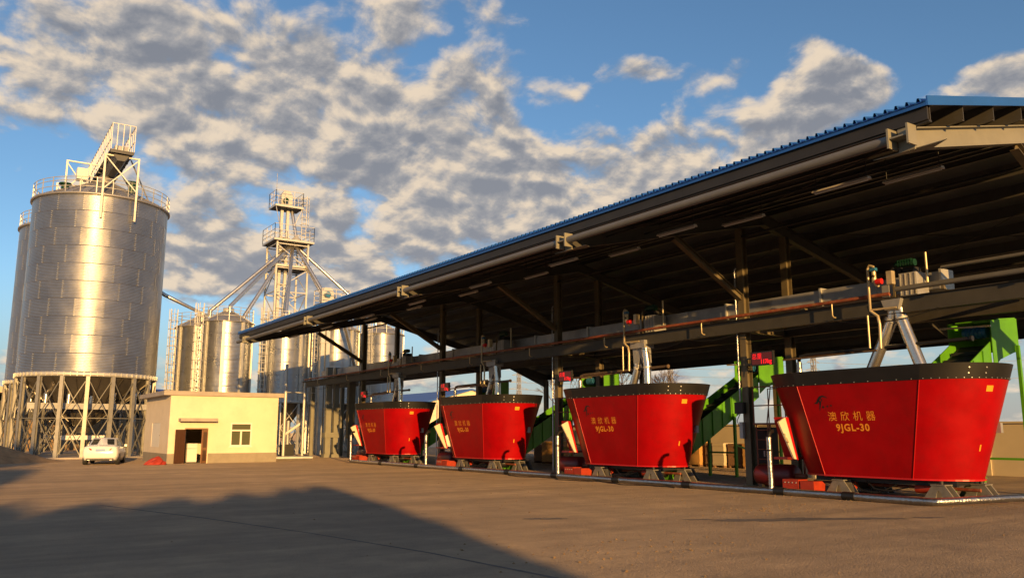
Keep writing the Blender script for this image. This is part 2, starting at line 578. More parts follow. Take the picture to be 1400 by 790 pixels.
def thing(name, label, cat, loc=(0, 0, 0), group=None):
    o = bpy.data.objects.new(name, None)
    COL.objects.link(o)
    o.location = loc
    o.empty_display_size = 0.3
    ORG[o.name] = tuple(loc)
    return tag(o, label, cat, group)


def tag(o, label, cat, group=None):
    o['label'] = label
    o['category'] = cat
    if group:
        o['group'] = group
    return o


def inst(name, me, parent, loc=(0, 0, 0), rz=0.0):
    o = bpy.data.objects.new(name, me)
    COL.objects.link(o)
    o.parent = parent
    o.location = loc
    o.rotation_euler = (0, 0, rz)
    return o


def copy_tree(o, delta=(0, 0, 0), parent=None, label=None):
    c = o.copy()
    COL.objects.link(c)
    if parent:
        c.parent = parent
    else:
        c.location = Vector(o.location) + Vector(delta)
        if label:
            c['label'] = label
    for ch in list(o.children):
        copy_tree(ch, parent=c)
    return c


def text_mesh(name, body, size, mt, origin, right, up, parent, bold=0.0, align='LEFT', spacing=1.0, lift=0.0):
    """flat print: a filled text outline laid on a plane given by its right and up vectors"""
    cu = bpy.data.curves.new(name, 'FONT')
    cu.body = body
    cu.size = size
    cu.align_x = align
    cu.space_character = spacing
    cu.offset = bold
    cu.resolution_u = 3
    t = bpy.data.objects.new(name + '_src', cu)
    COL.objects.link(t)
    dg = bpy.context.evaluated_depsgraph_get()
    me = bpy.data.meshes.new_from_object(t.evaluated_get(dg))
    bpy.data.objects.remove(t)
    bpy.data.curves.remove(cu)
    r, u = Vector(right).normalized(), Vector(up).normalized()
    nrm = r.cross(u)
    po = Vector(ORG.get(parent.name, (0, 0, 0)))
    og = Vector(origin) - po + nrm * lift
    for v in me.vertices:
        v.co = og + r * v.co.x + u * v.co.y
    me.materials.clear()
    me.materials.append(MT[mt])
    me.name = name
    o = bpy.data.objects.new(name, me)
    COL.objects.link(o)
    o.parent = parent
    ORG[o.name] = tuple(po)
    return o


# ------------------------------------------------------------------ ground
def grid_ground():
    m = MB()
    e = 2500.0
    xs = [-e, -300, -60, 60, 300, e]
    m.add([(x, y, 0) for y in xs for x in xs], [(j * 6 + i, j * 6 + i + 1, (j + 1) * 6 + i + 1, (j + 1) * 6 + i) for j in range(5) for i in range(5)])
    m.build('ground', 'ground', kind='structure')
    # a hardened seam in the yard, a few millimetres proud
    s = MB()
    pts = [(3.3, 22.9), (4.6, 18.4), (5.5, 14.6), (6.1, 11.2), (6.4, 8.0), (6.5, 4.0)]
    vs = []
    for i, (x, y) in enumerate(pts):
        w = 0.03 + 0.012 * math.sin(i * 2.1)
        vs += [(x - w, y, 0.004), (x + w, y, 0.004)]
    s.add(vs, [(2 * i, 2 * i + 1, 2 * i + 3, 2 * i + 2) for i in range(len(pts) - 1)])
    s.build('pavement_joint', 'jointfill', kind='structure')
    # long dark stain near the fourth mixer
    st = MB()
    rr = random.Random(3)
    ax = Vector((0.86, -0.50, 0))
    bx = Vector((0.50, 0.86, 0))
    for c, la, lb in ((Vector((13.9, 11.5, 0.004)), 1.0, .26), (Vector((15.6, 10.7, 0.004)), 1.1, .20), (Vector((14.8, 11.3, 0.008)), .5, .14), (Vector((12.9, 12.3, .004)), .35, .12), (Vector((10.4, 14.2, .004)), .5, .16), (Vector((17.2, 9.9, .004)), .4, .14)):
        n = 30
        ring = []
        for i in range(n):
            th = 2 * PI * i / n
            k = 1 + rr.uniform(-0.3, 0.3)
            ring.append(c + ax * la * k * math.cos(th) + bx * lb * k * math.sin(th))
        st.add(ring, [tuple(range(n))])
    o = st.build('oil_stain', 'stain', kind='stuff')


grid_ground()


# ------------------------------------------------------------------ big silos
def build_big_silo():
    cx, cy, RR = 8.30, 67.97, 4.6
    z0, ztop, nr, ns = 5.86, 18.45, 10, 16
    t = thing('grain_silo', 'large corrugated steel grain silo standing on legs behind the white car', 'silo', (cx, cy, 0), 'large hopper bottom silos')
    h = (ztop - z0) / nr
    # one corrugated sheet, shared by every place on the wall
    m = MB()
    nc, seg = 12, 6
    rows = nc * 4
    da = 2 * PI / ns
    vs = []
    for j in range(rows + 1):
        z = h * j / rows * 1.004
        for i in range(seg + 1):
            a = -da / 2 + da * 1.012 * i / seg
            r = RR + 0.011 * math.cos(2 * PI * j / 4) + 0.007 * (1 - i / seg)
            vs.append((r * math.cos(a), r * math.sin(a), z))
    w = seg + 1
    m.add(vs, [(j * w + i, j * w + i + 1, (j + 1) * w + i + 1, (j + 1) * w + i) for j in range(rows) for i in range(seg)], True)
    me = m.mesh('wall_sheet', 'galv')
    bolts = MB()
    for k in range(2):
        for j in range(9):
            a = -da / 2 + 0.004 + 0.012 * k
            z = h * (j + 0.5) / 9
            r = RR + 0.03
            p = Vector((r * math.cos(a), r * math.sin(a), z))
            bolts.tube(p, p + Vector((math.cos(a), math.sin(a), 0)) * 0.02, 0.022, 5)
    bme = bolts.mesh('seam_bolts', 'galv_post')
    rr = random.Random(5)
    for k in range(nr):
        for i in range(ns):
            ang = da * i + (da / 2 if k % 2 else 0) + (da / 4 if k % 3 == 2 else 0)
            o = inst('wall_sheet', me, t, (0, 0, z0 + k * h), ang)
            if abs(math.sin((ang - R(255)) / 2)) < 0.72:
                b = inst('seam_bolts', bme, o)
                b['kind'] = 'stuff'
    # eave ring, cone roof in panels
    MB().lathe([(RR + 0.02, 18.36), (RR + 0.17, 18.36), (RR + 0.17, 18.50), (RR + 0.02, 18.50)], (cx, cy, 0), 64).build('eave_ring', 'roof_grey', t)
    np_ = 28
    p = MB()
    da2 = 2 * PI / np_
    r0, r1, zt = RR + 0.10, 0.45, 20.55
    a = [(-da2 / 2, r0, 18.50), (da2 / 2, r0, 18.50), (da2 / 2, r1, zt), (-da2 / 2, r1, zt)]
    p.add([(r * math.cos(q), r * math.sin(q), z) for q, r, z in a], [(0, 1, 2, 3)])
    for q in (-da2 / 2,):
        p.bar((r0 * math.cos(q), r0 * math.sin(q), 18.53), (r1 * math.cos(q), r1 * math.sin(q), zt + .03), 0.05, 0.07)
    pme = p.mesh('roof_panel', 'roof_grey')
    for i in range(np_):
        inst('roof_panel', pme, t, (0, 0, 0), da2 * i)
    MB().lathe([(0.5, 20.5), (0.5, 20.95), (0.0, 21.05)], (cx, cy, 0), 20).build('roof_cap', 'roof_grey', t)
    # ring beam with stiffener tabs
    MB().lathe([(RR - 0.12, 5.55), (RR + 0.05, 5.55), (RR + 0.05, 5.85), (RR - 0.12, 5.85)], (cx, cy, 0), 72).build('ring_beam', 'galv_post', t)
    tb = MB()
    tb.box(RR + 0.052, RR + 0.12, -0.02, 0.02, 5.56, 5.84)
    tme = tb.mesh('ring_tab', 'galv_post')
    for i in range(72):
        inst('ring_tab', tme, t, (0, 0, 0), 2 * PI * i / 72)
    # legs
    nl = 18
    lm = MB()
    lm.ibeam((RR - 0.04, 0, 0.0), (RR - 0.04, 0, 5.55), 0.24, 0.22, 0.02, up=(1, 0, 0))
    lm.box(RR - 0.24, RR + 0.16, -0.2, 0.2, 0.0, 0.03)
    lme = lm.mesh('leg', 'leg_shaded')
    a0 = math.atan2(63.4 - cy, 7.77 - cx)
    for i in range(nl):
        inst('leg', lme, t, (0, 0, 0), a0 + 2 * PI * i / nl)
    da3 = 2 * PI / nl
    for nm, segs in (('brace', [(5.2, 2.75), (2.75, 5.2), (2.7, 0.25), (0.25, 2.7)]), ('hoop', [(2.72, 2.72)])):
        for za, zb in segs:
            b = MB()
            rr_ = RR + 0.0
            A = (rr_ * math.cos(0.03), rr_ * math.sin(0.03), za)
            B = (rr_ * math.cos(da3 - 0.03), rr_ * math.sin(da3 - 0.03), zb)
            b.bar(A, B, 0.055, 0.055, off=(0.02 if za < zb else -0.06, 0))
            bme_ = b.mesh(nm, 'brace_shaded')
            for i in range(nl):
                inst(nm, bme_, t, (0, 0, 0), a0 + da3 * i)
    # hopper
    MB().lathe([(RR - 0.14, 5.60), (0.45, 2.2), (0.45, 1.7)], (cx, cy, 0), 48).build('hopper_cone', 'hopper', t)
    rib = MB()
    rib.bar((RR - 0.2, 0, 5.50), (0.55, 0, 2.28), 0.05, 0.10, off=(0, -0.04))
    rme = rib.mesh('hopper_rib', 'hopper')
    for i in range(nl):
        inst('hopper_rib', rme, t, (0, 0, 0), a0 + da3 * (i + .5))
    MB().box(cx - 3.9, cx + 3.9, cy - 2.95, cy - 2.6, 3.35, 3.75).build('discharge_trough', 'galv_dull', t)
    for k in range(5):
        c = MB()
        x = cx - 2.8 + k * 1.4
        c.tube((x, cy - 2.75, 3.75), (x, cy - 2.75, 4.35), 0.16, 10)
        c.pipe([(x, cy - 2.75, 4.3), (x + .05, cy - 2.7, 4.5), (x + .25, cy - 2.3, 4.62)], 0.16, 10)
        c.build('aeration_duct', 'duct', t)
    MB().box(cx - 1.6, cx + 1.2, cy - 2.0, cy - 1.6, 1.25, 1.55).build('screw_housing', 'white', t)
    MB().tube((cx + 3.0, cy - 2.2, 0), (cx + 3.0, cy - 2.2, 3.0), 0.12, 10).build('fill_pipe', 'galv_post', t)
    MB().lathe([(5.1, 0.10), (5.1, 0.0)], (cx, cy, 0), 48).add([(cx + 5.1 * math.cos(2 * PI * i / 48), cy + 5.1 * math.sin(2 * PI * i / 48), 0.10) for i in range(48)], [tuple(range(48))]).build('base_slab', 'concrete', t)
    # railing on the eave
    rl = MB()
    for z in (18.95, 19.35, 19.62):
        rl.pipe([(cx + (RR + .05) * math.cos(2 * PI * i / 56), cy + (RR + .05) * math.sin(2 * PI * i / 56), z) for i in range(57)], 0.026, 6)
    rl.build('guard_rail', 'galv_post', t)
    pp = MB()
    pp.bar((RR + .05, 0, 18.5), (RR + .05, 0, 19.64), 0.05)
    ppm = pp.mesh('rail_post', 'galv_post')
    for i in range(28):
        inst('rail_post', ppm, t, (0, 0, 0), 2 * PI * i / 28)
    # roof vents
    for dx, dy in ((-2.55, 0.9), (1.6, -2.2), (2.6, 1.4)):
        v = MB()
        x, y = cx + dx, cy + dy
        zz = 18.5 + (RR - math.hypot(dx, dy)) * 0.5
        v.tube((x, y, zz - 0.2), (x, y, zz + 0.75), 0.28, 12)
        v.lathe([(0.28, zz + .75), (0.46, zz + .75), (0.44, zz + .86), (0.0, zz + 0.98)], (x, y, 0), 12)
        v.build('roof_vent', 'greendark', t)
    return t


silo = build_big_silo()
silo2 = copy_tree(silo, (-0.15, 10.3, 0), label='second large steel silo hidden behind the front one at the left edge')


# ------------------------------------------------------------------ conveyor gallery above the big silos
def gallery():
    t = thing('conveyor_gallery', 'inclined looking steel lattice conveyor walkway with rails above the large silo roofs', 'conveyor', (8.7, 70.0, 18.4))
    x0, x1, z0, z1, y0, y1 = 7.83, 9.42, 21.6, 23.62, 62.7, 79.5
    d = MB()
    d.box(x0, x1, y0, y1, z0, z0 + 0.08)
    for y in [y0 + 0.02 + i * 1.2 for i in range(14)]:
        d.box(x0 + .02, x1 - .02, y, y + 0.08, z0 - 0.14, z0 - .002)
    d.build('deck', 'darkgrate', t)
    tr = MB()
    tr.box(x0 + .35, x1 - .35, y0 + .5, y1 - .5, z0 + .085, z0 + 0.55)
    tr.build('trough', 'galv_dull', t)
    tr = MB()
    tr.prism([(x0 + .25, y0 + .3, z0 - .145), (x1 - .25, y0 + .3, z0 - .145), (x1 - .55, y0 + .3, z0 - .62), (x0 + .55, y0 + .3, z0 - .62)], (0, 9.5, 0))
    tr.build('underside_chute', 'darkgrate', t)
    post = MB().bar((0, 0, 0.08), (0, 0, z1 - z0), 0.055).mesh('rail_post', 'galv_post')
    for i in range(22):
        y = y0 + (y1 - y0) * i / 21
        for x in (x0 + .03, x1 - .03):
            inst('rail_post', post, t, (x - 8.7, y - 70.0, z0 - 18.4))
    for k in range(1, 4):
        inst('rail_post', post, t, (x0 + (x1 - x0) * k / 4 - 8.7, y0 + .03 - 70, z0 - 18.4))
    for x in (x0 + .03, x1 - .03):
        for z in (z0 + .9, z1):
            MB().bar((x, y0, z), (x, y1, z), 0.05).build('rail', 'galv_post', t)
    for z in (z0 + .06, z1):
        MB().bar((x0 + .06, y0 + .03, z + .003), (x1 - .06, y0 + .03, z + .003), 0.05).build('rail', 'galv_post', t)
    # front portal bolted to the wall of the front silo
    for x in (7.62, 9.84):
        b = MB().bar((x, 63.22, 16.7), (x, 63.22, 21.42), 0.13)
        b.bar((x, 63.30, 16.85), (x, 63.62, 16.85), 0.08)
        b.build('portal_post', 'galv_post', t)
    MB().bar((7.69, 63.22, 21.36), (9.77, 63.22, 21.36), 0.11).build('portal_beam', 'galv_post', t)
    MB().bar((7.69, 63.17, 21.2), (9.77, 63.17, 18.9), 0.075).build('portal_brace', 'galv_post', t)
    MB().bar((9.77, 63.27, 21.2), (7.69, 63.27, 18.9), 0.075).build('portal_brace', 'galv_post', t)
    for y in (69.0, 76.0):
        for x in (5.75, 7.35):
            MB().bar((x, y, 18.9), (x, y, 22.2), 0.12).build('portal_post', 'galv_post', t)
        MB().bar((5.81, y, 22.15), (7.82, y, 22.15), 0.1).build('portal_beam', 'galv_post', t)
        MB().bar((5.81, y - .05, 21.9), (7.29, y - .05, 19.9), 0.07).build('portal_brace', 'galv_post', t)
        MB().bar((7.29, y + .05, 21.9), (5.81, y + .05, 19.9), 0.07).build('portal_brace', 'galv_post', t)
    MB().box(6.35, 7.05, 67.6, 68.4, 20.5, 21.35).build('drive_box', 'white', t)
    MB().bar((6.7, 68, 19.4), (6.7, 68, 20.5), 0.2).build('drive_leg', 'galv_post', t)
    for k in range(2):
        MB().bar((9.5, 64.5 + 4 * k, z0), (11.2, 66.0 + 3 * k, 19.0), 0.08).build('stay', 'galv_dull', t)


gallery()


# ------------------------------------------------------------------ small silos of the mill
def small_silo(cx, cy, label, ladder=None, first=[None]):
    RR, z0, zt, nr, ns = 1.98, 4.35, 10.65, 6, 8
    if first[0]:
        src, sx, sy = first[0]
        return copy_tree(src, (cx - sx, cy - sy, 0), label=label)
    t = thing('hopper_silo', label, 'silo', (cx, cy, 0), 'small hopper silos of the feed mill')
    h = (zt - z0) / nr
    da = 2 * PI / ns
    seg, nc = 8, 10
    rows = nc * 4
    m = MB()
    vs = []
    for j in range(rows + 1):
        for i in range(seg + 1):
            a = -da / 2 + da * i / seg
            r = RR + 0.011 * math.cos(2 * PI * j / 4)
            vs.append((r * math.cos(a), r * math.sin(a), h * j / rows))
    w = seg + 1
    m.add(vs, [(j * w + i, j * w + i + 1, (j + 1) * w + i + 1, (j + 1) * w + i) for j in range(rows) for i in range(seg)], True)
    me = m.mesh('wall_sheet', 'galv_small')
    off = R(22)
    for k in range(nr):
        for i in range(ns):
            inst('wall_sheet', me, t, (0, 0, z0 + k * h), off + da * (i + .5))
    st = MB()
    st.box(RR + .012, RR + .10, -0.10, 0.10, z0, zt)
    sme = st.mesh('stiffener', 'galv_post')
    for i in range(ns):
        inst('stiffener', sme, t, (0, 0, 0), off + da * i)
    p = MB()
    npn = 12
    d2 = 2 * PI / npn
    A = [(-d2 / 2, RR + .16, zt - .03), (d2 / 2, RR + .16, zt - .03), (d2 / 2, .42, zt + .95), (-d2 / 2, .42, zt + .95)]
    p.add([(r * math.cos(q), r * math.sin(q), z) for q, r, z in A], [(0, 1, 2, 3)])
    q = -d2 / 2
    p.bar(((RR + .16) * math.cos(q), (RR + .16) * math.sin(q), zt - .01), (.42 * math.cos(q), .42 * math.sin(q), zt + .97), .05, .06)
    pme = p.mesh('roof_panel', 'roof_grey')
    for i in range(npn):
        inst('roof_panel', pme, t, (0, 0, 0), d2 * i)
    MB().lathe([(.44, zt + .9), (.44, zt + 1.25), (0, zt + 1.3)], (cx, cy, 0), 14).build('roof_cap', 'galv_post', t)
    MB().lathe([(RR + .02, zt - .06), (RR + .17, zt - .06), (RR + .17, zt - .032)], (cx, cy, 0), 36).build('eave_ring', 'roof_grey', t)
    MB().lathe([(RR - .1, z0 - .22), (RR + .08, z0 - .22), (RR + .08, z0 - .002), (RR - .1, z0 - .002)], (cx, cy, 0), 40).build('ring_beam', 'galv_post', t)
    MB().lathe([(RR - .08, z0 - .2), (.2, 1.75), (.2, 1.3)], (cx, cy, 0), 32).build('hopper_cone', 'hopper', t)
    lg = MB().bar((RR, 0, 0), (RR, 0, z0 - .22), .17, .15).mesh('leg', 'galv_post')
    for i in range(ns):
        inst('leg', lg, t, (0, 0, 0), off + da * i)
    for za, zb in ((4.0, 2.2), (2.2, 4.0), (2.1, .25), (.25, 2.1), (2.15, 2.15)):
        b = MB()
        P = Vector((RR * math.cos(.04), RR * math.sin(.04), za))
        Q = Vector((RR * math.cos(da - .04), RR * math.sin(da - .04), zb))
        b.bar(P, Q, .05, .05, off=(.03 if za < zb else -.04, 0))
        bm_ = b.mesh('brace', 'galv_post')
        for i in range(ns):
            inst('brace', bm_, t, (0, 0, 0), off + da * i)
    rl = MB()
    for z in (zt + .45, zt + .85, zt + 1.12):
        rl.pipe([(cx + (RR + .05) * math.cos(2 * PI * i / 32), cy + (RR + .05) * math.sin(2 * PI * i / 32), z) for i in range(33)], .022, 5)
    rl.build('guard_rail', 'galv_post', t)
    pm_ = MB().bar((RR + .05, 0, zt - .03), (RR + .05, 0, zt + 1.14), .045).mesh('rail_post', 'galv_post')
    for i in range(14):
        inst('rail_post', pm_, t, (0, 0, 0), 2 * PI * i / 14)
    first[0] = (t, cx, cy)
    return t


SA = (18.55, 69.5)
small_silo(SA[0], SA[1], 'small steel silo right behind the cream cabin, left of the elevator tower')
small_silo(SA[0] - 1.0, SA[1] + 4.7, 'shaded small silo peeping out behind the left side of the cabin silo')
small_silo(SA[0] + 4.85, SA[1] - 0.2, 'small steel silo directly in front of the elevator tower base')
small_silo(SA[0] + 9.5, SA[1], 'small steel silo seen through the far end bay of the open shed')
small_silo(SA[0] + 10.6, SA[1] + 4.7, 'small silo behind and right of the elevator tower')
small_silo(SA[0] + 15.2, SA[1] + 5.2, 'rear row small silo half hidden behind the rightmost one')
small_silo(SA[0] + 14.2, SA[1] + .6, 'rightmost small steel silo, behind the farthest red tub')


def caged_ladder(x, y, z0, z1, ang, label, cage=True):
    t = thing('caged_ladder', label, 'ladder', (x, y, z0), 'caged ladders of the feed mill')
    c, s = math.cos(ang), math.sin(ang)

    def W(u, v, z):
        return (x + u * c - v * s, y + u * s + v * c, z)
    for u in (-.24, .24):
        MB().bar(W(u, 0, z0), W(u, 0, z1), .06).build('rail', 'galv_post', t)
    rg = MB().tube(Vector(W(-.21, 0, z0)) , Vector(W(.21, 0, z0)), .022, 6)
    rme = rg.mesh('rung', 'galv_post', (x, y, z0))
    n = int((z1 - z0) / .33)
    for i in range(1, n):
        inst('rung', rme, t, (0, 0, i * .33))
    if cage:
        hp = MB()
        hp.pipe([W(.38 * math.cos(q), -.02 - .62 * math.sin(q), z0) for q in [PI * k / 8 for k in range(9)]], .03, 5)
        hme = hp.mesh('cage_hoop', 'galv_post', (x, y, z0))
        for i in range(int((z1 - z0 - 2.2) / .72)):
            inst('cage_hoop', hme, t, (0, 0, 2.3 + i * .72))
        for q in (.5, 1.2, 1.95, 2.65):
            MB().bar(W(.38 * math.cos(q), -.02 - .62 * math.sin(q), z0 + 2.3), W(.38 * math.cos(q), -.02 - .62 * math.sin(q), z1), .035).build('cage_strap', 'galv_post', t)
    # ties back to the wall
    for z in (z0 + 3, z0 + 6, z1 - 1):
        for u in (-.24, .24):
            MB().bar(W(u, .03, z), W(u, .5, z), .04).build('wall_tie', 'galv_post', t)
    return t


caged_ladder(15.0, 72.7, 0, 11.9, R(-25), 'outermost caged ladder left of the shaded small silo')
caged_ladder(16.0, 68.0, 0, 11.9, R(-35), 'bright caged ladder beside the left wall of the cabin silo')
caged_ladder(21.0, 67.6, 0, 11.9, R(-10), 'caged ladder between the cabin silo and the tower silo')
caged_ladder(25.4, 67.0, 0, 11.9, R(-5), 'caged ladder on the tower silo seen under the shed eave')
caged_ladder(30.2, 67.6, 0, 11.9, R(0), 'caged ladder seen through the far shed bay')


# ------------------------------------------------------------------ elevator tower
def tower():
    K = 1.045
    cx, cy = 24.65, 73.6
    hw = 1.38
    t = thing('elevator_tower', 'tall steel lattice tower with bucket elevator and railed platforms', 'tower', (cx, cy, 0))
    for sx in (-1, 1):
        for sy in (-1, 1):
            MB().bar((cx + sx * hw, cy + sy * hw, 0), (cx + sx * hw, cy + sy * hw, 18.0), .14).build('tower_leg', 'galv_post', t)
    lv = [0.3, 3.2, 6.1, 9.0, 11.4, 13.6, 15.7, 17.8]
    for i, z in enumerate(lv):
        for (ax, ay, bx, by) in ((-1, -1, 1, -1), (1, -1, 1, 1), (1, 1, -1, 1), (-1, 1, -1, -1)):
            MB().bar((cx + ax * (hw - .07 * (ax == -bx)) , cy + ay * (hw - .07 * (ay == -by)), z), (cx + bx * (hw - .07 * (ax == -bx)), cy + by * (hw - .07 * (ay == -by)), z), .08).build('girt', 'galv_post', t)
            if i + 1 < len(lv):
                z2 = lv[i + 1]
                if i % 2:
                    MB().bar((cx + ax * hw, cy + ay * hw, z + .08), (cx + bx * hw, cy + by * hw, z2 - .08), .06).build('diagonal', 'galv_post', t)
                else:
                    MB().bar((cx + bx * hw, cy + by * hw, z + .08), (cx + ax * hw, cy + ay * hw, z2 - .08), .06).build('diagonal', 'galv_post', t)

    def platform(x0, x1, y0, y1, z, rail=1.15, name='platform'):
        p = MB()
        p.box(x0, x1, y0, y1, z - .14, z)
        o = p.build('platform', 'darkgrate', t)
        e = MB()
        e.box(x0 - .03, x1 + .03, y0 - .03, y0 - .003, z - .15, z + .02)
        e.box(x0 - .03, x0 - .003, y0, y1, z - .15, z + .02)
        e.box(x1 + .003, x1 + .03, y0, y1, z - .15, z + .02)
        e.build('toe_board', 'galv_post', o)
        r = MB()
        for zz in (z + .4, z + .78, z + rail):
            for a, b in (((x0, y0), (x1, y0)), ((x1, y0), (x1, y1)), ((x1, y1), (x0, y1)), ((x0, y1), (x0, y0))):
                r.bar((a[0], a[1], zz), (b[0], b[1], zz), .036)
        for k in range(4):
            for a, b in (((x0, y0), (x1, y0)), ((x1, y1), (x0, y1)), ((x0, y1), (x0, y0)), ((x1, y0), (x1, y1))):
                f = k / 3
                r.bar((a[0] + (b[0] - a[0]) * f, a[1] + (b[1] - a[1]) * f, z), (a[0] + (b[0] - a[0]) * f, a[1] + (b[1] - a[1]) * f, z + rail), .04)
        r.build('guard_rail', 'galv_post', o)
    platform(cx - 1.55, cx + 0.9, cy - 1.0, cy + .9, 21.35, 1.3)
    platform(cx - 1.75, cx + 1.75, cy - 1.75, cy + 1.6, 18.15, 1.3)
    platform(cx - 1.45, cx + 1.45, cy - 1.45, cy + 1.45, 15.95, .01)
    # elevator trunks and head
    for dx in (-.68, -.14):
        m = MB()
        m.box(cx + dx - .12, cx + dx + .12, cy - .14, cy + .14, 0.6, 21.2)
        m.build('elevator_trunk', 'galv_post', t)
    for i in range(9):
        z = 1.8 + i * 2.1
        MB().box(cx - .84, cx + .10, cy - .25, cy + .25, z, z + .06).build('trunk_flange', 'galv_post', t)
    MB().box(cx - .85, cx + .12, cy - .28, cy + .28, 0.0, .6).build('elevator_boot', 'galv_dull', t)
    h = MB()
    h.prism([(cx - .85, cy - .32, 21.36), (cx + .15, cy - .32, 21.36), (cx + .15, cy - .32, 22.5), (cx - .1, cy - .32, 22.85), (cx - .6, cy - .32, 22.85), (cx - .85, cy - .32, 22.5)], (0, .64, 0))
    h.build('elevator_head', 'galv_post', t)
    MB().tube((cx - .55, cy - .75, 21.9), (cx - .55, cy - .34, 21.9), .22, 12).build('drive_motor', 'greendark', t)
    # top spout to distributor
    MB().tube((cx + .2, cy - .1, 21.2), (cx + .55, cy - .6, 18.5), .16, 12).build('spout', 'duct', t)
    MB().lathe([(.16, 18.75), (.5, 18.4), (.5, 18.16)], (cx + .55, cy - .6, 0), 14).build('distributor', 'galv_post', t)
    base = Vector((cx + .3, cy - .5, 17.95))
    ends = [((18.55, 69.0, 12.05), .17), ((18.0, 73.2, 12.1), .15), ((20.4, 71.4, 11.6), .17), ((23.2, 68.9, 11.9), .17), ((28.0, 69.2, 11.9), .17), ((32.0, 69.8, 12.0), .14), ((27.2, 70.3, 13.4), .13)]
    for e, r in ends:
        p = Vector((cx, cy, 0)) + (Vector(e) - Vector((cx, cy, 0))) / K
        dv = (p - base)
        dv.z = 0
        dv.normalize()
        a = base + dv * .35 - Vector((0, 0, .15))
        MB().pipe([a + Vector((0, 0, .2)) - dv * .15, a, p, p - Vector((0, 0, .5))], r, 10).build('spout', 'duct', t)
    # ladder on the right of the top platform
    lx, ly = cx + 1.25, cy - .4
    for u in (-.2, .2):
        MB().bar((lx + u, ly, 18.2), (lx + u, ly, 22.6), .05).build('ladder_rail', 'galv_post', t)
    l = MB().bar((-.18, 0, 0), (.18, 0, 0), .045).mesh('rung', 'galv_post')
    for i in range(13):
        inst('rung', l, t, (lx - cx, ly - cy, 18.5 + i * .32))
    hp = MB()
    hp.pipe([(.36 * math.cos(q), -.55 * math.sin(q), 0) for q in [PI * k / 8 for k in range(9)]], .028, 5)
    hme = hp.mesh('cage_hoop', 'galv_post')
    for i in range(5):
        inst('cage_hoop', hme, t, (lx - cx, ly - cy, 19.9 + i * .6))
    for k in range(3):
        MB().bar((lx + .36 * math.cos(.6 + k), ly - .55 * math.sin(.6 + k), 19.9), (lx + .36 * math.cos(.6 + k), ly - .55 * math.sin(.6 + k), 22.5), .03).build('cage_strap', 'galv_post', t)
    MB().tube((cx - 1.55, cy - 1.0, 22.6), (cx - 1.55, cy - 1.0, 24.1), .02, 5).build('lightning_rod', 'galv_dull', t)
    MB().bar((cx - 1.5, cy - .9, 21.2), (cx - .95, cy - .9, 18.9), .05).build('platform_stay', 'galv_dull', t)
    t.scale = (K, K, K)
    MB().bar((cx + .85, cy - .9, 21.2), (cx + .2, cy - .9, 19.6), .05).build('platform_stay', 'galv_post', t)


tower()


def second_elevator():
    cx, cy = 25.6, 64.9
    t = thing('bucket_elevator', 'second lower bucket elevator with blue motor and railed platform above the shed eave', 'elevator', (cx, cy, 0))
    MB().box(cx - 1.1, cx + 1.3, cy - .9, cy + .9, 12.1, 12.22).build('platform', 'darkgrate', t)
    r = MB()
    for z in (12.6, 13.0, 13.4):
        for a, b in (((-1.1, -.9), (1.3, -.9)), ((1.3, -.9), (1.3, .9)), ((1.3, .9), (-1.1, .9)), ((-1.1, .9), (-1.1, -.9))):
            r.bar((cx + a[0], cy + a[1], z), (cx + b[0], cy + b[1], z), .045)
    for a in ((-1.1, -.9), (1.3, -.9), (1.3, .9), (-1.1, .9), (.1, -.9), (.1, .9)):
        r.bar((cx + a[0], cy + a[1], 12.2), (cx + a[0], cy + a[1], 13.4), .05)
    r.build('guard_rail', 'galv_post', t)
    for dx in (-.6, -.15):
        MB().box(cx + dx - .16, cx + dx + .16, cy - .19, cy + .19, 0, 12.3).build('elevator_trunk', 'galv_post', t)
    MB().prism([(cx - .85, cy - .3, 12.3), (cx + .15, cy - .3, 12.3), (cx + .15, cy - .3, 13.3), (cx - .1, cy - .3, 13.6), (cx - .65, cy - .3, 13.6), (cx - .85, cy - .3, 13.3)], (0, .6, 0)).build('elevator_head', 'galv_post', t)
    MB().tube((cx - .5, cy - .75, 12.95), (cx - .5, cy - .32, 12.95), .24, 12).build('drive_motor', 'valveblue', t)
    MB().pipe([(cx + .2, cy, 13.0), (cx + .8, cy, 12.4), (29.0, 66.8, 6.5)], .15, 10).build('spout', 'duct', t)
    for z in (3, 6, 9):
        MB().box(cx - .82, cx + .07, cy - .24, cy + .24, z, z + .06).build('trunk_flange', 'galv_post', t)


second_elevator()
tsp = thing('transfer_spout', 'dark grain pipe slanting from the large silo down to the small silos', 'pipe', (14.5, 71.0, 0))
MB().pipe([(11.5, 75.6, 15.6), (14.07, 72.6, 13.05), (17.3, 73.5, 11.9), (17.4, 73.6, 11.3)], .16, 10).build('pipe_run', 'duct', tsp)
MB().pipe([(11.15, 76.0, 15.95), (11.5, 75.6, 15.6)], .20, 10).build('pipe_collar', 'galv_dull', tsp)


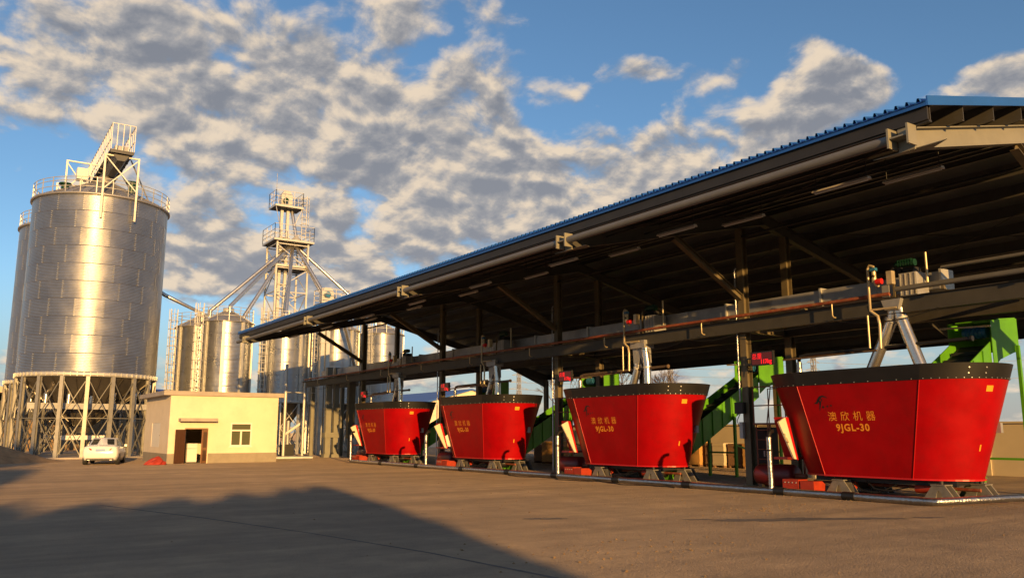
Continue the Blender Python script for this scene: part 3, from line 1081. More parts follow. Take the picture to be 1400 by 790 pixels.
# ------------------------------------------------------------------ cabin
def cabin():
    x0, x1, y0, y1, zt = 10.54, 16.80, 50.5, 57.4, 3.86
    t = thing('guard_cabin', 'small cream plastered cabin with flat concrete roof, open brown door and one white window', 'cabin', (x0, y0, 0))
    W = .24
    dx0, dx1, dz = 11.42, 12.72, 2.0
    wx0, wx1, wz0, wz1 = 14.0, 15.26, .95, 2.32
    w = MB()
    w.box(x0, dx0, y0, y0 + W, 0, zt)
    w.box(dx0, dx1, y0, y0 + W, dz, zt)
    w.box(dx1, wx0, y0, y0 + W, 0, zt)
    w.box(wx0, wx1, y0, y0 + W, 0, wz0)
    w.box(wx0, wx1, y0, y0 + W, wz1, zt)
    w.box(wx1, x1, y0, y0 + W, 0, zt)
    w.build('front_wall', 'plaster', t)
    sy0, sy1 = 52.85, 55.2
    w = MB()
    w.box(x0, x0 + W, y0 + W, sy0, 0, zt)
    w.box(x0, x0 + W, sy0, sy1, 0, .9)
    w.box(x0, x0 + W, sy0, sy1, 2.32, zt)
    w.box(x0, x0 + W, sy1, y1, 0, zt)
    w.build('side_wall', 'plaster', t)
    w = MB()
    w.box(x1 - W, x1, y0 + W, y1, 0, zt)
    w.build('side_wall', 'plaster', t)
    w = MB()
    w.box(x0 + W, x1 - W, y1 - W, y1, 0, zt)
    w.build('rear_wall', 'plaster', t)
    p = MB()
    p.box(x0 - .02, dx0 - .05, y0 - .02, y0 - .001, 0, .56)
    p.box(dx1 + .05, x1 + .02, y0 - .02, y0 - .001, 0, .56)
    p.box(x0 - .02, x0 - .001, y0, y1, 0, .56)
    p.box(x1 + .001, x1 + .02, y0, y1, 0, .56)
    p.build('plinth', 'plinth', t)
    MB().box(x0 - .42, x1 + .30, y0 - .16, y1 + .3, zt + .002, zt + .25).build('roof_slab', 'concrete', t)
    MB().box(x0 + W, x1 - W, y0 + W, y1 - W, 0, .03).build('floor', 'room', t)
    MB().box(11.02, 13.08, y0 - .62, y0 - .002, 2.38, 2.56).build('door_canopy', 'concrete', t)
    # door: frame, two leaves
    f = MB()
    f.box(dx0, dx0 + .06, y0 + .02, y0 + .2, 0, dz)
    f.box(dx1 - .06, dx1, y0 + .02, y0 + .2, 0, dz)
    f.box(dx0 + .06, dx1 - .06, y0 + .02, y0 + .2, dz - .06, dz - .001)
    f.build('door_frame', 'wood_sunlit', t)

    def leaf(hx, ang, wd, mt, mt2, gl):
        l = thing_part('door_leaf', t)
        c, s = math.cos(ang), math.sin(ang)

        def Q(u, v):
            return (hx + u * c - v * s, y0 - .01 + u * s + v * c)
        b = MB()

        def bx(u0, u1, v0, v1, z0, z1, bb):
            a = [Q(u0, v0), Q(u1, v0), Q(u1, v1), Q(u0, v1)]
            bb.prism([(q[0], q[1], z0) for q in a], (0, 0, z1 - z0))
        bx(0, wd, 0, .05, .02, dz - .08, b)
        o = b.build('door_leaf', mt, t)
        for za, zb in ((.15, .75), (.9, 1.78)):
            g = MB()
            bx(.12, wd - .12, -.012, -.001, za, zb, g)
            bx(.12, wd - .12, .051, .062, za, zb, g)
            g.build('door_panel', mt2, o)
        h = MB()
        bx(wd - .1, wd - .06, -.05, -.012, .92, 1.06, h)
        h.build('handle', 'galv_post', o)
    leaf(dx0 + .02, R(180 + 25), .66, 'wood', 'wood', False)
    leaf(dx1 - .05, R(180 + 48), .62, 'wood_sunlit', 'wood', True)
    # window
    f = MB()
    for a, b, c, d in ((wx0, wx0 + .08, wz0, wz1), (wx1 - .08, wx1, wz0, wz1), (wx0 + .08, wx1 - .08, wz0, wz0 + .08), (wx0 + .08, wx1 - .08, wz1 - .08, wz1 - .001), (wx0 + .08, wx1 - .08, 1.83, 1.92), (wx0 + .58, wx0 + .68, wz0 + .08, 1.83)):
        f.box(a, b, y0 - .008, y0 + .07, c, d)
    wf = f.build('window_frame', 'pvc', t)
    for a, b, c, d in ((wx0 + .08, wx1 - .08, 1.92, wz1 - .08), (wx0 + .08, wx0 + .58, wz0 + .08, 1.83), (wx0 + .68, wx1 - .08, wz0 + .08, 1.83)):
        MB().box(a, b, y0 + .04, y0 + .05, c, d).build('pane', 'glass', wf)
    MB().box(wx0 - .04, wx1 + .05, y0 - .06, y0 - .002, wz0 - .06, wz0 - .003).build('window_sill', 'pvc', t)
    MB().box(x0 + .015, x0 + .08, sy0 + .003, sy1 - .003, .903, 2.317).build('side_window_board', 'pvc', t)
    MB().box(x0 + .003, x0 + .014, sy0 + .01, sy0 + .16, 1.55, 1.62).build('side_window_latch', 'galv_dull', t)
    fr = thing('refrigerator', 'white refrigerator just inside the open cabin doorway', 'refrigerator', (12.05, 51.5, .03))
    MB().box(11.78, 12.34, 51.25, 51.8, .06, .82).build('lower_door', 'white', fr)
    MB().box(11.78, 12.34, 51.25, 51.8, .84, 1.12).build('upper_door', 'white', fr)
    MB().box(11.82, 12.30, 51.3, 51.78, .03, .06).build('base', 'blackpaint', fr)
    cu = thing('curtain', 'narrow pale curtain hanging behind the open cabin doorway', 'curtain', (11.9, 52.6, 0))
    c = MB()
    pts = [(11.75 + .04 * i, 52.6 + .03 * (i % 2)) for i in range(7)]
    c.add([(x, y, z) for z in (.05, 1.75) for x, y in pts], [(i, i + 1, 7 + i + 1, 7 + i) for i in range(6)])
    c.build('cloth', 'pvc', cu)


def thing_part(name, t):
    return t


cabin()


# ------------------------------------------------------------------ red tarp, car, heap
def tarp():
    m = MB()
    rr = random.Random(11)
    n, k = 16, 6
    vs = []
    for j in range(k + 1):
        f = j / k
        for i in range(n):
            th = 2 * PI * i / n
            r = (1 - f) * (.38 + .13 * rr.random())
            vs.append((9.75 + r * 1.25 * math.cos(th) + .10 * f, 49.4 + r * math.sin(th), .01 + .42 * (1 - (1 - f) ** 1.7) + .05 * rr.random() * (f > 0)))
    m.add(vs, [(j * n + i, j * n + (i + 1) % n, (j + 1) * n + (i + 1) % n, (j + 1) * n + i) for j in range(k) for i in range(n)])
    o = m.build('tarpaulin', 'tarp')
    tag(o, 'crumpled red tarpaulin lying on the ground by the cabin corner', 'tarpaulin')


tarp()


def car():
    X, Y = 7.12, 50.7
    t = thing('parked_car', 'white saloon car parked with its rear to the viewer beside the cabin', 'car', (X, Y, 0))
    st = [  # y, bottom half, zb, mid half, zm, shoulder half, zs, deck half, zd
        (0.0, .66, .40, .80, .62, .76, .90, .60, .95),
        (.07, .74, .30, .86, .62, .81, .95, .66, 1.01),
        (.30, .80, .24, .90, .64, .84, .97, .70, 1.04),
        (.80, .82, .22, .91, .66, .86, .97, .70, 1.05),
        (1.6, .82, .20, .915, .66, .87, .95, .72, 1.02),
        (2.6, .82, .20, .915, .64, .87, .93, .72, .99),
        (3.3, .82, .20, .91, .62, .86, .91, .70, .96),
        (4.1, .80, .22, .89, .58, .82, .80, .62, .84),
        (4.45, .70, .28, .82, .52, .72, .68, .5, .72),
        (4.6, .55, .34, .66, .50, .58, .60, .4, .62)]
    b = MB()
    vs = []
    for y, wb, zb, wm, zm, ws, zs, wd, zd in st:
        for s in (-1, 1):
            pts = [(0, zb), (wb, zb), (wm * .98, (zb + zm) / 2), (wm, zm), (ws, zs), (wd, zd), (0, zd + .012)]
            vs += [(X + s * a, Y + y, z) for a, z in pts]
    fs = []
    for i in range(len(st) - 1):
        for s in range(2):
            for k in range(6):
                a = i * 14 + s * 7 + k
                q = (a, a + 1, a + 15, a + 14)
                fs.append(q if s else q[::-1])
    fs += [(0, 1, 2, 3, 4, 5, 6), (13, 12, 11, 10, 9, 8, 7)]
    b.add(vs, fs, True)
    body = b.build('body', 'carwhite', t)
    # cabin of the car
    g = MB()
    gs = [(.62, .70, 1.03, .66, 1.045), (1.32, .70, 1.02, .58, 1.41), (1.75, .72, 1.0, .585, 1.45), (2.5, .72, .98, .58, 1.44), (2.9, .71, .97, .56, 1.40), (3.45, .66, .95, .60, .965)]
    vs = []
    for y, wl, zl, wt, zt in gs:
        vs += [(X - wl, Y + y, zl), (X - wt, Y + y, zt), (X, Y + y, zt + .02), (X + wt, Y + y, zt), (X + wl, Y + y, zl)]
    g.add(vs, [(i * 5 + k, i * 5 + k + 1, i * 5 + k + 6, i * 5 + k + 5) for i in range(5) for k in range(4)], True)
    g.build('roof', 'carwhite', t)

    def panel(name, pts, mt, parent=t, th=.008):
        a, bb, c = Vector(pts[0]), Vector(pts[1]), Vector(pts[2])
        n = (bb - a).cross(c - a).normalized()
        m = MB().prism([Vector(p) + n * .004 for p in pts], n * th)
        return m.build(name, mt, parent)
    panel('rear_window', [(X - .60, Y + .70, 1.085), (X + .60, Y + .70, 1.085), (X + .52, Y + 1.27, 1.385), (X - .52, Y + 1.27, 1.385)], 'carglass')
    for s in (-1, 1):
        pts = [(X + s * .715, Y + 1.25, 1.05), (X + s * .735, Y + 3.1, 1.0), (X + s * .60, Y + 2.8, 1.37), (X + s * .60, Y + 1.5, 1.39)]
        panel('side_window', pts if s > 0 else pts[::-1], 'carglass')
        l = MB()
        l.prism([(X + s * .42, Y - .015, .80), (X + s * .80, Y + .05, .78), (X + s * .82, Y + .06, .92), (X + s * .60, Y + .0, .93), (X + s * .44, Y - .012, .87)], (0, .05, 0))
        l.build('tail_lamp', 'tail', t)
        MB().box(X + s * .62 - .09, X + s * .62 + .09, Y + .005, Y + .03, .43, .48).build('reflector', 'tail', t)
        m = MB()
        m.box(min(X + s * .9, X + s * 1.03), max(X + s * .9, X + s * 1.03), Y + 2.85, Y + 2.97, .96, 1.08)
        m.build('wing_mirror', 'carwhite', t)
        MB().box(X + s * .55 - .06, X + s * .55 + .06, Y - .005, Y + .05, .26, .30).build('exhaust', 'galv_post', t)
        for y in (.78, 3.45):
            w = MB()
            xo = X + s * .80
            w.lathe([(.20, -.10), (.30, -.11), (.325, -.07), (.325, .07), (.30, .11), (.20, .10)], (0, 0, 0), 20)
            w.v = [(xo + z, Y + y + a, .325 + c) for a, c, z in w.v]
            wo = w.build('wheel', 'tyre', t)
            r = MB()
            r.lathe([(.0, .06), (.19, .06), (.2, .09), (.0, .09)], (0, 0, 0), 14)
            r.v = [(xo + s * z, Y + y + a, .325 + c) for a, c, z in r.v]
            r.build('rim', 'galv_dull', wo)
    MB().box(X - .24, X + .24, Y - .02, Y - .005, .73, .86).build('number_plate', 'plate', t)
    MB().box(X - .68, X + .68, Y - .012, Y + .05, .29, .37).build('rear_diffuser', 'blackpaint', t)
    MB().box(X - .07, X + .07, Y - .012, Y + .02, .89, .93).build('badge', 'galv_post', t)
    t.rotation_euler = (0, 0, R(-15))


car()


def heap():
    m = MB()
    n, k = 30, 8
    rr = random.Random(4)
    vs = []
    for j in range(k + 1):
        f = j / k
        for i in range(n):
            th = 2 * PI * i / n
            r = (1 - f) * (1 + .16 * math.sin(3 * th + 1) + .07 * rr.random())
            vs.append((1.9 + 3.9 * r * math.cos(th), 58.2 + 3.2 * r * math.sin(th), -.02 + 1.25 * f ** 1.25 * (1 + .08 * rr.random())))
    m.add(vs, [(j * n + i, j * n + (i + 1) % n, (j + 1) * n + (i + 1) % n, (j + 1) * n + i) for j in range(k) for i in range(n)], True)
    o = m.build('dirt_heap', 'dirt')
    tag(o, 'low brown dirt heap at the left edge before the silo legs', 'dirt heap')
    o['kind'] = 'stuff'


heap()

# ------------------------------------------------------------------ open shed
FR = [8.4 + 10.65 * k for k in range(5)]
XR = 23.8


def rb(x):      # underside of the rafters
    return 7.15 + (x - 14.95) * .2247 if x <= XR else 9.14 - (x - XR) * .2536


def sheet_z(x):
    return rb(x) + .83


def shed():
    t = thing('open_shed', 'long open steel shed with blue ribbed roof sheltering the red tubs', 'shed', (22.6, 29.7, 0))
    # columns
    for y in FR:
        for x, w in ((22.6, .26), (25.0, .26), (37.6, .30)):
            zt = rb(x) - .003
            c = MB()
            c.ibeam((x, y, .02), (x, y, zt), w, .27, .018, up=(1, 0, 0), tw=.014)
            c.box(x - .2, x + .2, y - .2, y + .2, 0, .03)
            c.build('column', 'steel_grey', t)
    # rafters
    for i, y in enumerate(FR):
        a = Vector((14.95, y, rb(14.95) + .21))
        b = Vector((XR, y, rb(XR) + .21))
        c = Vector((37.8, y, rb(37.8) + .21))
        MB().ibeam(a, b, .22, .42, .022, up=(0, 0, 1), tw=.014).build('rafter', 'steel_cream' if i == 0 else 'shaded_steel', t)
        MB().ibeam(b, c, .22, .42, .022, up=(0, 0, 1), tw=.014).build('rafter', 'steel_cream' if i == 0 else 'shaded_steel', t)
        hn = MB()
        hn.prism([(33.6, y - .011, rb(33.6) - .002), (37.45, y - .011, rb(37.45) - .002), (37.45, y - .011, rb(37.45) - .55)], (0, .022, 0))
        hn.build('haunch', 'shaded_steel', t)
        MB().ibeam((22.46, y, 6.35), (19.35, y, rb(19.35) - .05), .2, .2, .016, tw=.012).build('brace', 'steel_grey', t)
        # front end plate, eave tube flanges and gusset
        e = MB()
        e.box(14.90, 14.947, y - .16, y + .16, rb(14.95) - .04, rb(14.95) + .47)
        e.build('end_plate', 'steel_cream', t)
        e = MB()
        for s in (-1, 1):
            e.box(14.60, 14.898, y + s * .20 - .02, y + s * .20 + .02, 7.16, 7.56)
        e.box(14.62, 14.898, y - .18, y + .18, 7.34, 7.37)
        e.build('tube_bracket', 'steel_cream', t)
        for s in (-1, 1):
            e = MB()
            e.prism([(14.97, y + s * .012, rb(14.97) - .004), (15.75, y + s * .012, rb(15.75) - .004), (14.97, y + s * .75, rb(14.97) - .004)], (0, 0, -.014))
            e.build('gusset', 'steel_cream', t)
        # cross tie and bearer at gantry level
        MB().ibeam((22.74, y, 5.30), (24.86, y, 5.30), .16, .3, .014).build('tie_beam', 'steel_grey', t)
        if i + 1 < 5:
            MB().tube((14.74, y + .22, 7.36), (14.74, FR[i + 1] - .22, 7.36), .10, 16).build('eave_tube', 'pipegrey', t)
    MB().tube((14.74, FR[4] + .22, 7.36), (14.74, FR[4] + 1.7, 7.36), .10, 16).build('eave_tube', 'pipegrey', t)
    # purlins
    xs = [15.02 + 1.25 * i for i in range(7)] + [23.55] + [24.1 + 1.22 * i for i in range(12)]
    for i, x in enumerate(xs):
        z0 = rb(x) + .44
        z1 = sheet_z(x) - .03
        p = MB()
        p.box(x - .009, x + .009, 7.95, 52.75, z0, z1)
        p.box(x - .0085, x + .07, 7.95, 52.75, z1 + .001, z1 + .014)
        p.box(x - .07, x + .0085, 7.95, 52.75, z0 - .014, z0 - .001)
        p.build('purlin', 'purlin', t)
        for y in FR:
            if x < 24:
                c = MB().box(x + .011, x + .022, y - .09, y + .09, z0 - .01, z1 - .08)
                c.box(x + .022, x + .09, y - .006, y + .006, z0 - .01, z0 + .16)
                c.build('purlin_cleat', 'steel_cream', t)
    MB().box(14.86, 14.90, 7.92, 52.85, 7.60, 7.86).box(14.904, 15.0, 7.92, 52.85, 7.56, 7.60).build('eave_channel', 'steel_dark', t)
    # ribbed sheets
    def sheet(x0, x1, name, mt, dz, ribs):
        m = MB()
        prof = []
        pit = .225
        for k in range(4):
            prof += [(k * pit, 0), (k * pit + .085, 0), (k * pit + .115, .085), (k * pit + .15, .085), (k * pit + .18, 0)] if ribs else [(k * pit, 0)]
        prof.append((.9, 0))
        nx = 4
        n = len(prof)
        vs = []
        for j in range(nx + 1):
            x = x0 + (x1 - x0) * j / nx
            for py, pz in prof:
                vs.append((x - 22.6, py, sheet_z(x) + dz + pz))
        m.add(vs, [(j * n + i, (j + 1) * n + i, (j + 1) * n + i + 1, j * n + i + 1) for j in range(nx) for i in range(n - 1)])
        me = m.mesh(name, mt)
        for i in range(50):
            inst(name, me, t, (0, 7.9 + .9 * i - 29.7, 0))
    for x0, x1 in ((14.77, 23.82), (23.82, 38.2)):
        sheet(x0, x1, 'roof_sheet', 'bluesheet', 0, True)
        sheet(x0, x1, 'ceiling_sheet', 'undersheet', -.02, False)
    MB().box(14.79, 14.815, 7.88, 52.9, 7.85, sheet_z(14.82) + .004).build('eave_trim', 'bluesheet', t)
    for x0, x1 in ((14.80, XR), (XR, 38.2)):
        for y in (7.86, 52.91):
            g = MB()
            g.prism([(x0, y, sheet_z(x0) - .10), (x1, y, sheet_z(x1) - .10), (x1, y, sheet_z(x1) + .09), (x0, y, sheet_z(x0) + .09)], (0, .03, 0))
            g.build('gable_trim', 'bluesheet', t)
    rc = MB()
    rc.prism([(XR - .3, 7.9, sheet_z(XR - .3) + .07), (XR, 7.9, sheet_z(XR) + .12), (XR + .3, 7.9, sheet_z(XR + .3) + .07), (XR, 7.9, sheet_z(XR) + .08)], (0, 45, 0))
    rc.build('ridge_cap', 'bluesheet', t)
    # rear eave beam and girt
    MB().ibeam((37.78, 7.95, 5.9), (37.78, 52.7, 5.9), .18, .42, .016).build('rear_beam', 'steel_dark', t)
    # sway rods under the roof
    for i in range(4):
        if i in (0, 1, 3):
            for a, b in ((0, 1), (1, 0)):
                for xa, xb in ((15.3, 22.3), (25.4, 31.2)):
                    MB().tube((xa, FR[i + a], rb(xa) + .30), (xb, FR[i + b], rb(xb) + .30), .014, 5).build('sway_rod', 'steel_dark', t)
    # strut tubes between columns near the roof
    MB().tube((22.6, 8.6, 8.55), (22.6, 50.9, 8.55), .045, 8).build('strut', 'steel_dark', t)
    MB().tube((30.7, 8.6, rb(30.7) + .2), (30.7, 50.9, rb(30.7) + .2), .05, 8).build('strut', 'steel_dark', t)
    return t


shed_t = shed()


def lamps():
    n = ['nearest the gable', 'second from the gable', 'third from the gable', 'fourth from the gable', 'fifth from the gable', 'sixth from the gable', 'seventh from the gable', 'farthest from the gable']
    proto = None
    for row, x, z, ya, step, nm in ((0, 16.9, 7.42, 11.2, 5.35, 'outer'), (1, 18.6, 7.76, 10.4, 5.15, 'inner')):
        for k in range(8):
            y = ya + step * k
            t = thing('batten_lamp', 'hanging fluorescent batten lamp in the %s row under the roof, %s' % (nm, n[k]), 'lamp', (x, y, z), 'fluorescent lamps under the shed roof')
            b = MB()
            b.prism([(x - .09, y - .74, z + .03), (x + .09, y - .74, z + .03), (x + .05, y - .74, z + .09), (x - .05, y - .74, z + .09)], (0, 1.48, 0))
            b.build('casing', 'lamp', t)
            MB().tube((x, y - .70, z + .008), (x, y + .70, z + .008), .018, 8).build('tube', 'tube', t)
            for s in (-.66, .66):
                MB().tube((x, y + s, z + .09), (x, y + s, sheet_z(x) - .03), .012, 5).build('hanger', 'steel_dark', t)
    ct = thing('cable_conduit', 'thin straight conduit running along under the roof past the outer lamps', 'conduit', (16.4, 30, 7.75))
    MB().tube((16.4, 8.5, 7.72), (16.4, 52, 7.72), .022, 6).build('tube_run', 'steel_dark', ct)
    MB().tube((18.0, 8.5, 8.02), (18.0, 52, 8.02), .022, 6).build('tube_run', 'steel_dark', ct)
    for i in range(12):
        MB().tube((16.4, 9 + 3.6 * i, 7.74), (16.4, 9 + 3.6 * i, sheet_z(16.4) - .03), .01, 5).build('hanger', 'steel_dark', ct)


lamps()


# ------------------------------------------------------------------ feed gantry: beam, trough conveyor, pipes
def gantry():
    t = thing('feed_gantry', 'long steel gantry carrying the feed conveyor above all the red tubs', 'gantry', (22.4, 35, 0))
    MB().ibeam((22.32, 4.0, 5.34), (22.32, 61.6, 5.34), .20, .46, .018).build('bearer_beam', 'shaded_steel', t)
    MB().ibeam((24.72, 4.0, 5.34), (24.72, 61.6, 5.34), .20, .46, .018).build('bearer_beam', 'shaded_steel', t)
    for x in (22.4, 24.72):
        MB().ibeam((x, 59.6, 0), (x, 59.6, 5.10), .26, .27, .018, up=(1, 0, 0)).box(x - .2, x + .2, 59.4, 59.8, 0, .03).build('support_column', 'steel_cream', t)
    for i in range(14):
        y = 6.6 + 4.1 * i
        MB().bar((22.44, y, 5.50), (24.60, y, 5.50), .09, .12).build('cross_bearer', 'steel_grey', t)
    tc = thing('trough_conveyor', 'galvanised sheet trough conveyor lying on the gantry above the tubs', 'conveyor', (23.5, 35, 5.8))
    n = 24
    L = (60.2 - 12.4) / n
    m = MB()
    m.box(-.26, .26, .004, L - .004, .03, .52)
    me = m.mesh('trough_section', 'galv_dull')
    fl = MB().box(-.33, .33, -.035, .035, .0, .58).mesh('flange', 'galv_post')
    for i in range(n):
        inst('trough_section', me, tc, (0, 12.4 + i * L - 35, 0))
        if i % 2 == 0:
            inst('flange', fl, tc, (0, 12.4 + i * L - 35, 0))
    for i in range(12):
        MB().box(23.15, 23.85, 13 + 4 * i, 13.12 + 4 * i, 5.562, 5.798).build('saddle', 'steel_grey', tc)
    p = thing('rusty_pipe', 'long rust red pipe clipped along the front of the gantry beam', 'pipe', (22.1, 30, 5.7))
    MB().tube((22.05, 13.3, 5.66), (22.05, 60.5, 5.66), .055, 10).build('pipe_run', 'rustpipe', p)
    for i in range(9):
        y = 15.2 + 5.33 * i
        MB().pipe([(22.05, y, 5.60), (22.05, y, 5.26), (22.12, y, 5.20), (22.21, y, 5.20)], .022, 6).build('hook', 'sungold_pipe', p)
    p = thing('grey_pipe', 'grey pipe continuing along the gantry to the right edge', 'pipe', (22.05, 8, 5.9))
    MB().tube((22.05, 3.9, 5.76), (22.05, 13.1, 5.76), .075, 12).build('pipe_run', 'pipegrey', p)
    MB().tube((22.9, 3.9, 6.35), (22.9, 12.2, 6.35), .05, 10).build('pipe_run', 'pipegrey', p)
    for i in range(4):
        MB().box(22.0, 22.1, 4.5 + 2.4 * i, 4.58 + 2.4 * i, 5.58, 5.68).build('pipe_clip', 'steel_grey', p)


gantry()

MY = [13.75, 24.4, 35.05, 45.7]
WHICH = ['nearest tub at the right edge', 'second nearest tub', 'third nearest tub', 'farthest tub']


def drop_unit(y, label, fork):
    t = thing('discharge_unit', label, 'feed spout', (22.4, y, 5.8), 'forked feed spouts over the tubs')
    MB().box(22.5, 23.12, y - .62, y - .10, 5.62, 6.28).build('gate_box', 'galv_dull', t)
    for k in range(4):
        MB().box(22.485, 22.498, y - .60 + .15 * k, y - .57 + .15 * k, 5.64, 6.26).build('gate_rib', 'galv_post', t)
    MB().prism([(22.55, y - .5, 6.281), (23.05, y - .5, 6.281), (22.95, y - .5, 6.46), (22.65, y - .5, 6.46)], (0, .34, 0)).build('gate_cap', 'steel_dark', t)
    m = MB()
    m.tube((22.75, y - .48, 6.60), (22.75, y + .06, 6.60), .105, 14)
    m.tube((22.75, y + .06, 6.60), (22.75, y + .14, 6.60), .08, 12)
    for k in range(6):
        m.box(22.64, 22.86, y - .42 + .08 * k, y - .40 + .08 * k, 6.53, 6.715)
    m.build('motor', 'greendark', t)
    MB().box(22.62, 22.88, y - .1, y + .05, 6.29, 6.49).build('motor_foot', 'blackpaint', t)
    for dx in (.0, .5):
        MB().box(22.50 + dx, 22.56 + dx, y + .05, y + .11, 5.58, 6.5).build('frame_post', 'steel_grey', t)
    MB().tube((22.85, y - .75, 5.9), (22.85, y - .75, 6.85), .035, 8).build('stand_pipe', 'sungold_pipe', t)
    MB().box(22.44, 22.48, y + .2, y + .42, 5.62, 6.0).build('junction_box', 'galv_dull', t)
    if not fork:
        b = MB()
        b.prism([(22.15, y + .30, 5.52), (22.15, y - .30, 5.52), (22.15, y - .20, 5.22), (22.15, y + .20, 5.22)], (.5, 0, 0))
        b.build('spout_box', 'galv_dull', t)
        legs = [[(22.40, y + .10, 5.24), (22.40, y + .14, 5.0), (22.36, y + .92, 3.46)], [(22.40, y - .10, 5.26), (22.40, y - .13, 5.0), (22.36, y - .66, 3.46)]]
        r = .165
    else:
        b = MB()
        b.box(22.15, 22.66, y - .38, y + .42, 5.0, 5.30)
        b.build('spout_box', 'galv_dull', t)
        tp = MB()
        tp.prism([(22.28, y + .42, 4.998), (22.28, y - .38, 4.998), (22.28, y - .40, 4.42), (22.28, y - .12, 4.42), (22.28, y - .02, 4.66), (22.28, y + .14, 4.36), (22.28, y + .38, 4.36)], (.22, 0, 0))
        tp.build('fork_plate', 'galv_dull', t)
        legs = [[(22.40, y + .26, 4.42), (22.40, y + .27, 4.30), (22.36, y + .58, 3.46)], [(22.34, y - .22, 5.05), (22.36, y - .28, 4.5), (22.36, y - .30, 4.3), (22.36, y - .30, 3.46)]]
        r = .15
    for l in legs:
        lo = MB().pipe(l, r, 14).build('spout_leg', 'duct', t)
        p, q = Vector(l[-2]), Vector(l[-1])
        n = (q - p).normalized()
        MB().pipe([p + n * .02, p + n * .10], r + .02, 14).build('collar', 'galv_post', lo)
    return t


for i in range(4):
    if i < 2:
        DU = drop_unit(MY[i] - .40, 'green motor and %s over the %s' % ('two straight spout legs' if i == 0 else 'trouser spout', WHICH[i]), i > 0)
    else:
        copy_tree(DU, (0, MY[i] - MY[1], 0), label='green motor, gate box and trouser spout over the %s' % WHICH[i])


def valve_riser():
    y = 13.62
    x = 21.93
    t = thing('valve_riser', 'bent zinc pipe with blue and red valves over the %s' % WHICH[0], 'pipe', (x, y, 5.6), 'valve pipes on the gantry')
    p = [(x, y, 4.12), (x, y - .02, 4.8), (x, y + .02, 5.05), (x, y + .24, 5.22), (x, y + .24, 6.45), (x, y + .17, 6.56), (x, y + .05, 6.5), (x, y + .02, 6.3), (x, y + .02, 5.98), (x + .06, y - .05, 5.9)]
    MB().pipe(p, .042, 8).build('pipe_loop', 'sungold_pipe', t)
    MB().tube((x, y + .34, 4.15), (x, y + .34, 5.1), .03, 8).build('branch_pipe', 'sungold_pipe', t)
    MB().tube((x, y + .22, 5.25), (x + .1, y - .5, 5.25), .03, 8).build('branch_pipe', 'sungold_pipe', t)
    m = MB()
    m.tube((x - .05, y + .02, 6.02), (x - .05, y + .02, 6.16), .075, 10)
    m.tube((x - .05, y + .02, 6.24), (x - .05, y + .02, 6.34), .065, 10)
    m.build('valve_body', 'sungold_pipe', t)
    MB().tube((x - .06, y - .22, 6.03), (x - .06, y - .05, 6.03), .085, 12).build('valve_wheel', 'valvered', t)
    MB().box(x - .12, x + .02, y - .06, y + .10, 6.36, 6.45).build('valve_actuator', 'valveblue', t)
    MB().box(x - .02, x + .16, y - .5, y - .34, 5.92, 6.3).build('regulator', 'sungold_pipe', t)
    return t


vr = valve_riser()
for i in (1, 2, 3):
    copy_tree(vr, (0, MY[i] - MY[0], 0), label='bent zinc pipe with blue and red valves over the %s' % WHICH[i])


def overhead_pipe(i):
    dy = MY[i] - MY[0]
    x = 22.35
    t = thing('spray_pipe', 'horizontal spray pipe with foil wrapped elbow spanning the %s' % WHICH[i], 'pipe', (x, MY[i], 4.1), 'spray pipes above the tubs')
    mt = 'blackpaint' if i == 0 else 'brownpipe'
    a, b = (16.72, 11.3) if i == 0 else (17.2, 11.95)
    MB().pipe([(x, a + dy, 3.62), (x, a + dy, 4.02), (x, a + dy - .07, 4.14), (x, a + dy - .3, 4.17), (x, b + dy, 4.21)], .055, 10).build('pipe_run', mt, t)
    MB().tube((x, a + dy, 3.45), (x, a + dy, 3.95), .085, 10).build('foil_sleeve', 'foil', t)
    MB().tube((x, b + dy, 4.21), (x, b + dy - .06, 4.21), .075, 10).build('end_cap', mt, t)
    MB().tube((x - .14, a + dy + .5, 4.05), (x - .14, a + dy - 2.8, 4.10), .03, 8).build('side_tube', 'brownpipe', t)
    if i == 2:
        for k in range(4):
            r = MB()
            yy = 35.3 + .12 * k
            r.pipe([(x + .13 * math.cos(q), yy + .04 * math.sin(2 * q), 4.2 + .15 * math.sin(q)) for q in [2 * PI * j / 14 for j in range(15)]], .03, 6)
            r.build('rope_coil', 'sungold_pipe', t)


for i in range(4):
    overhead_pipe(i)


# ------------------------------------------------------------------ red mixer tubs
HX, YC0 = 22.35, 13.75
ZB, ZR, ZT = .56, 3.13, 3.50


def tubsec(z, s=-1):
    f = (z - ZB) / (ZT - ZB)
    w = 1.06 + (1.68 - 1.06) * f
    c = 1.16 + (1.97 - 1.16) * f if s < 0 else 1.52 + (1.97 - 1.52) * f
    l = 1.24 + (1.30 - 1.24) * f if s < 0 else 1.15 + (1.75 - 1.15) * f
    return w, c, l


PH0 = R(15)


def endpt(z, s, u, out=0.0):
    """point on a rounded end; s = -1 near end, +1 far end; u from 0 (front corner) to 1 (back corner)"""
    w, c, l = tubsec(z, s)
    w += out
    l += out
    ph = PH0 + (PI - 2 * PH0) * u
    W = w / math.cos(PH0)
    Lx = l / (1 - math.sin(PH0))
    return Vector((HX - W * math.cos(ph), YC0 + s * (c + Lx * (math.sin(ph) - math.sin(PH0))), z))


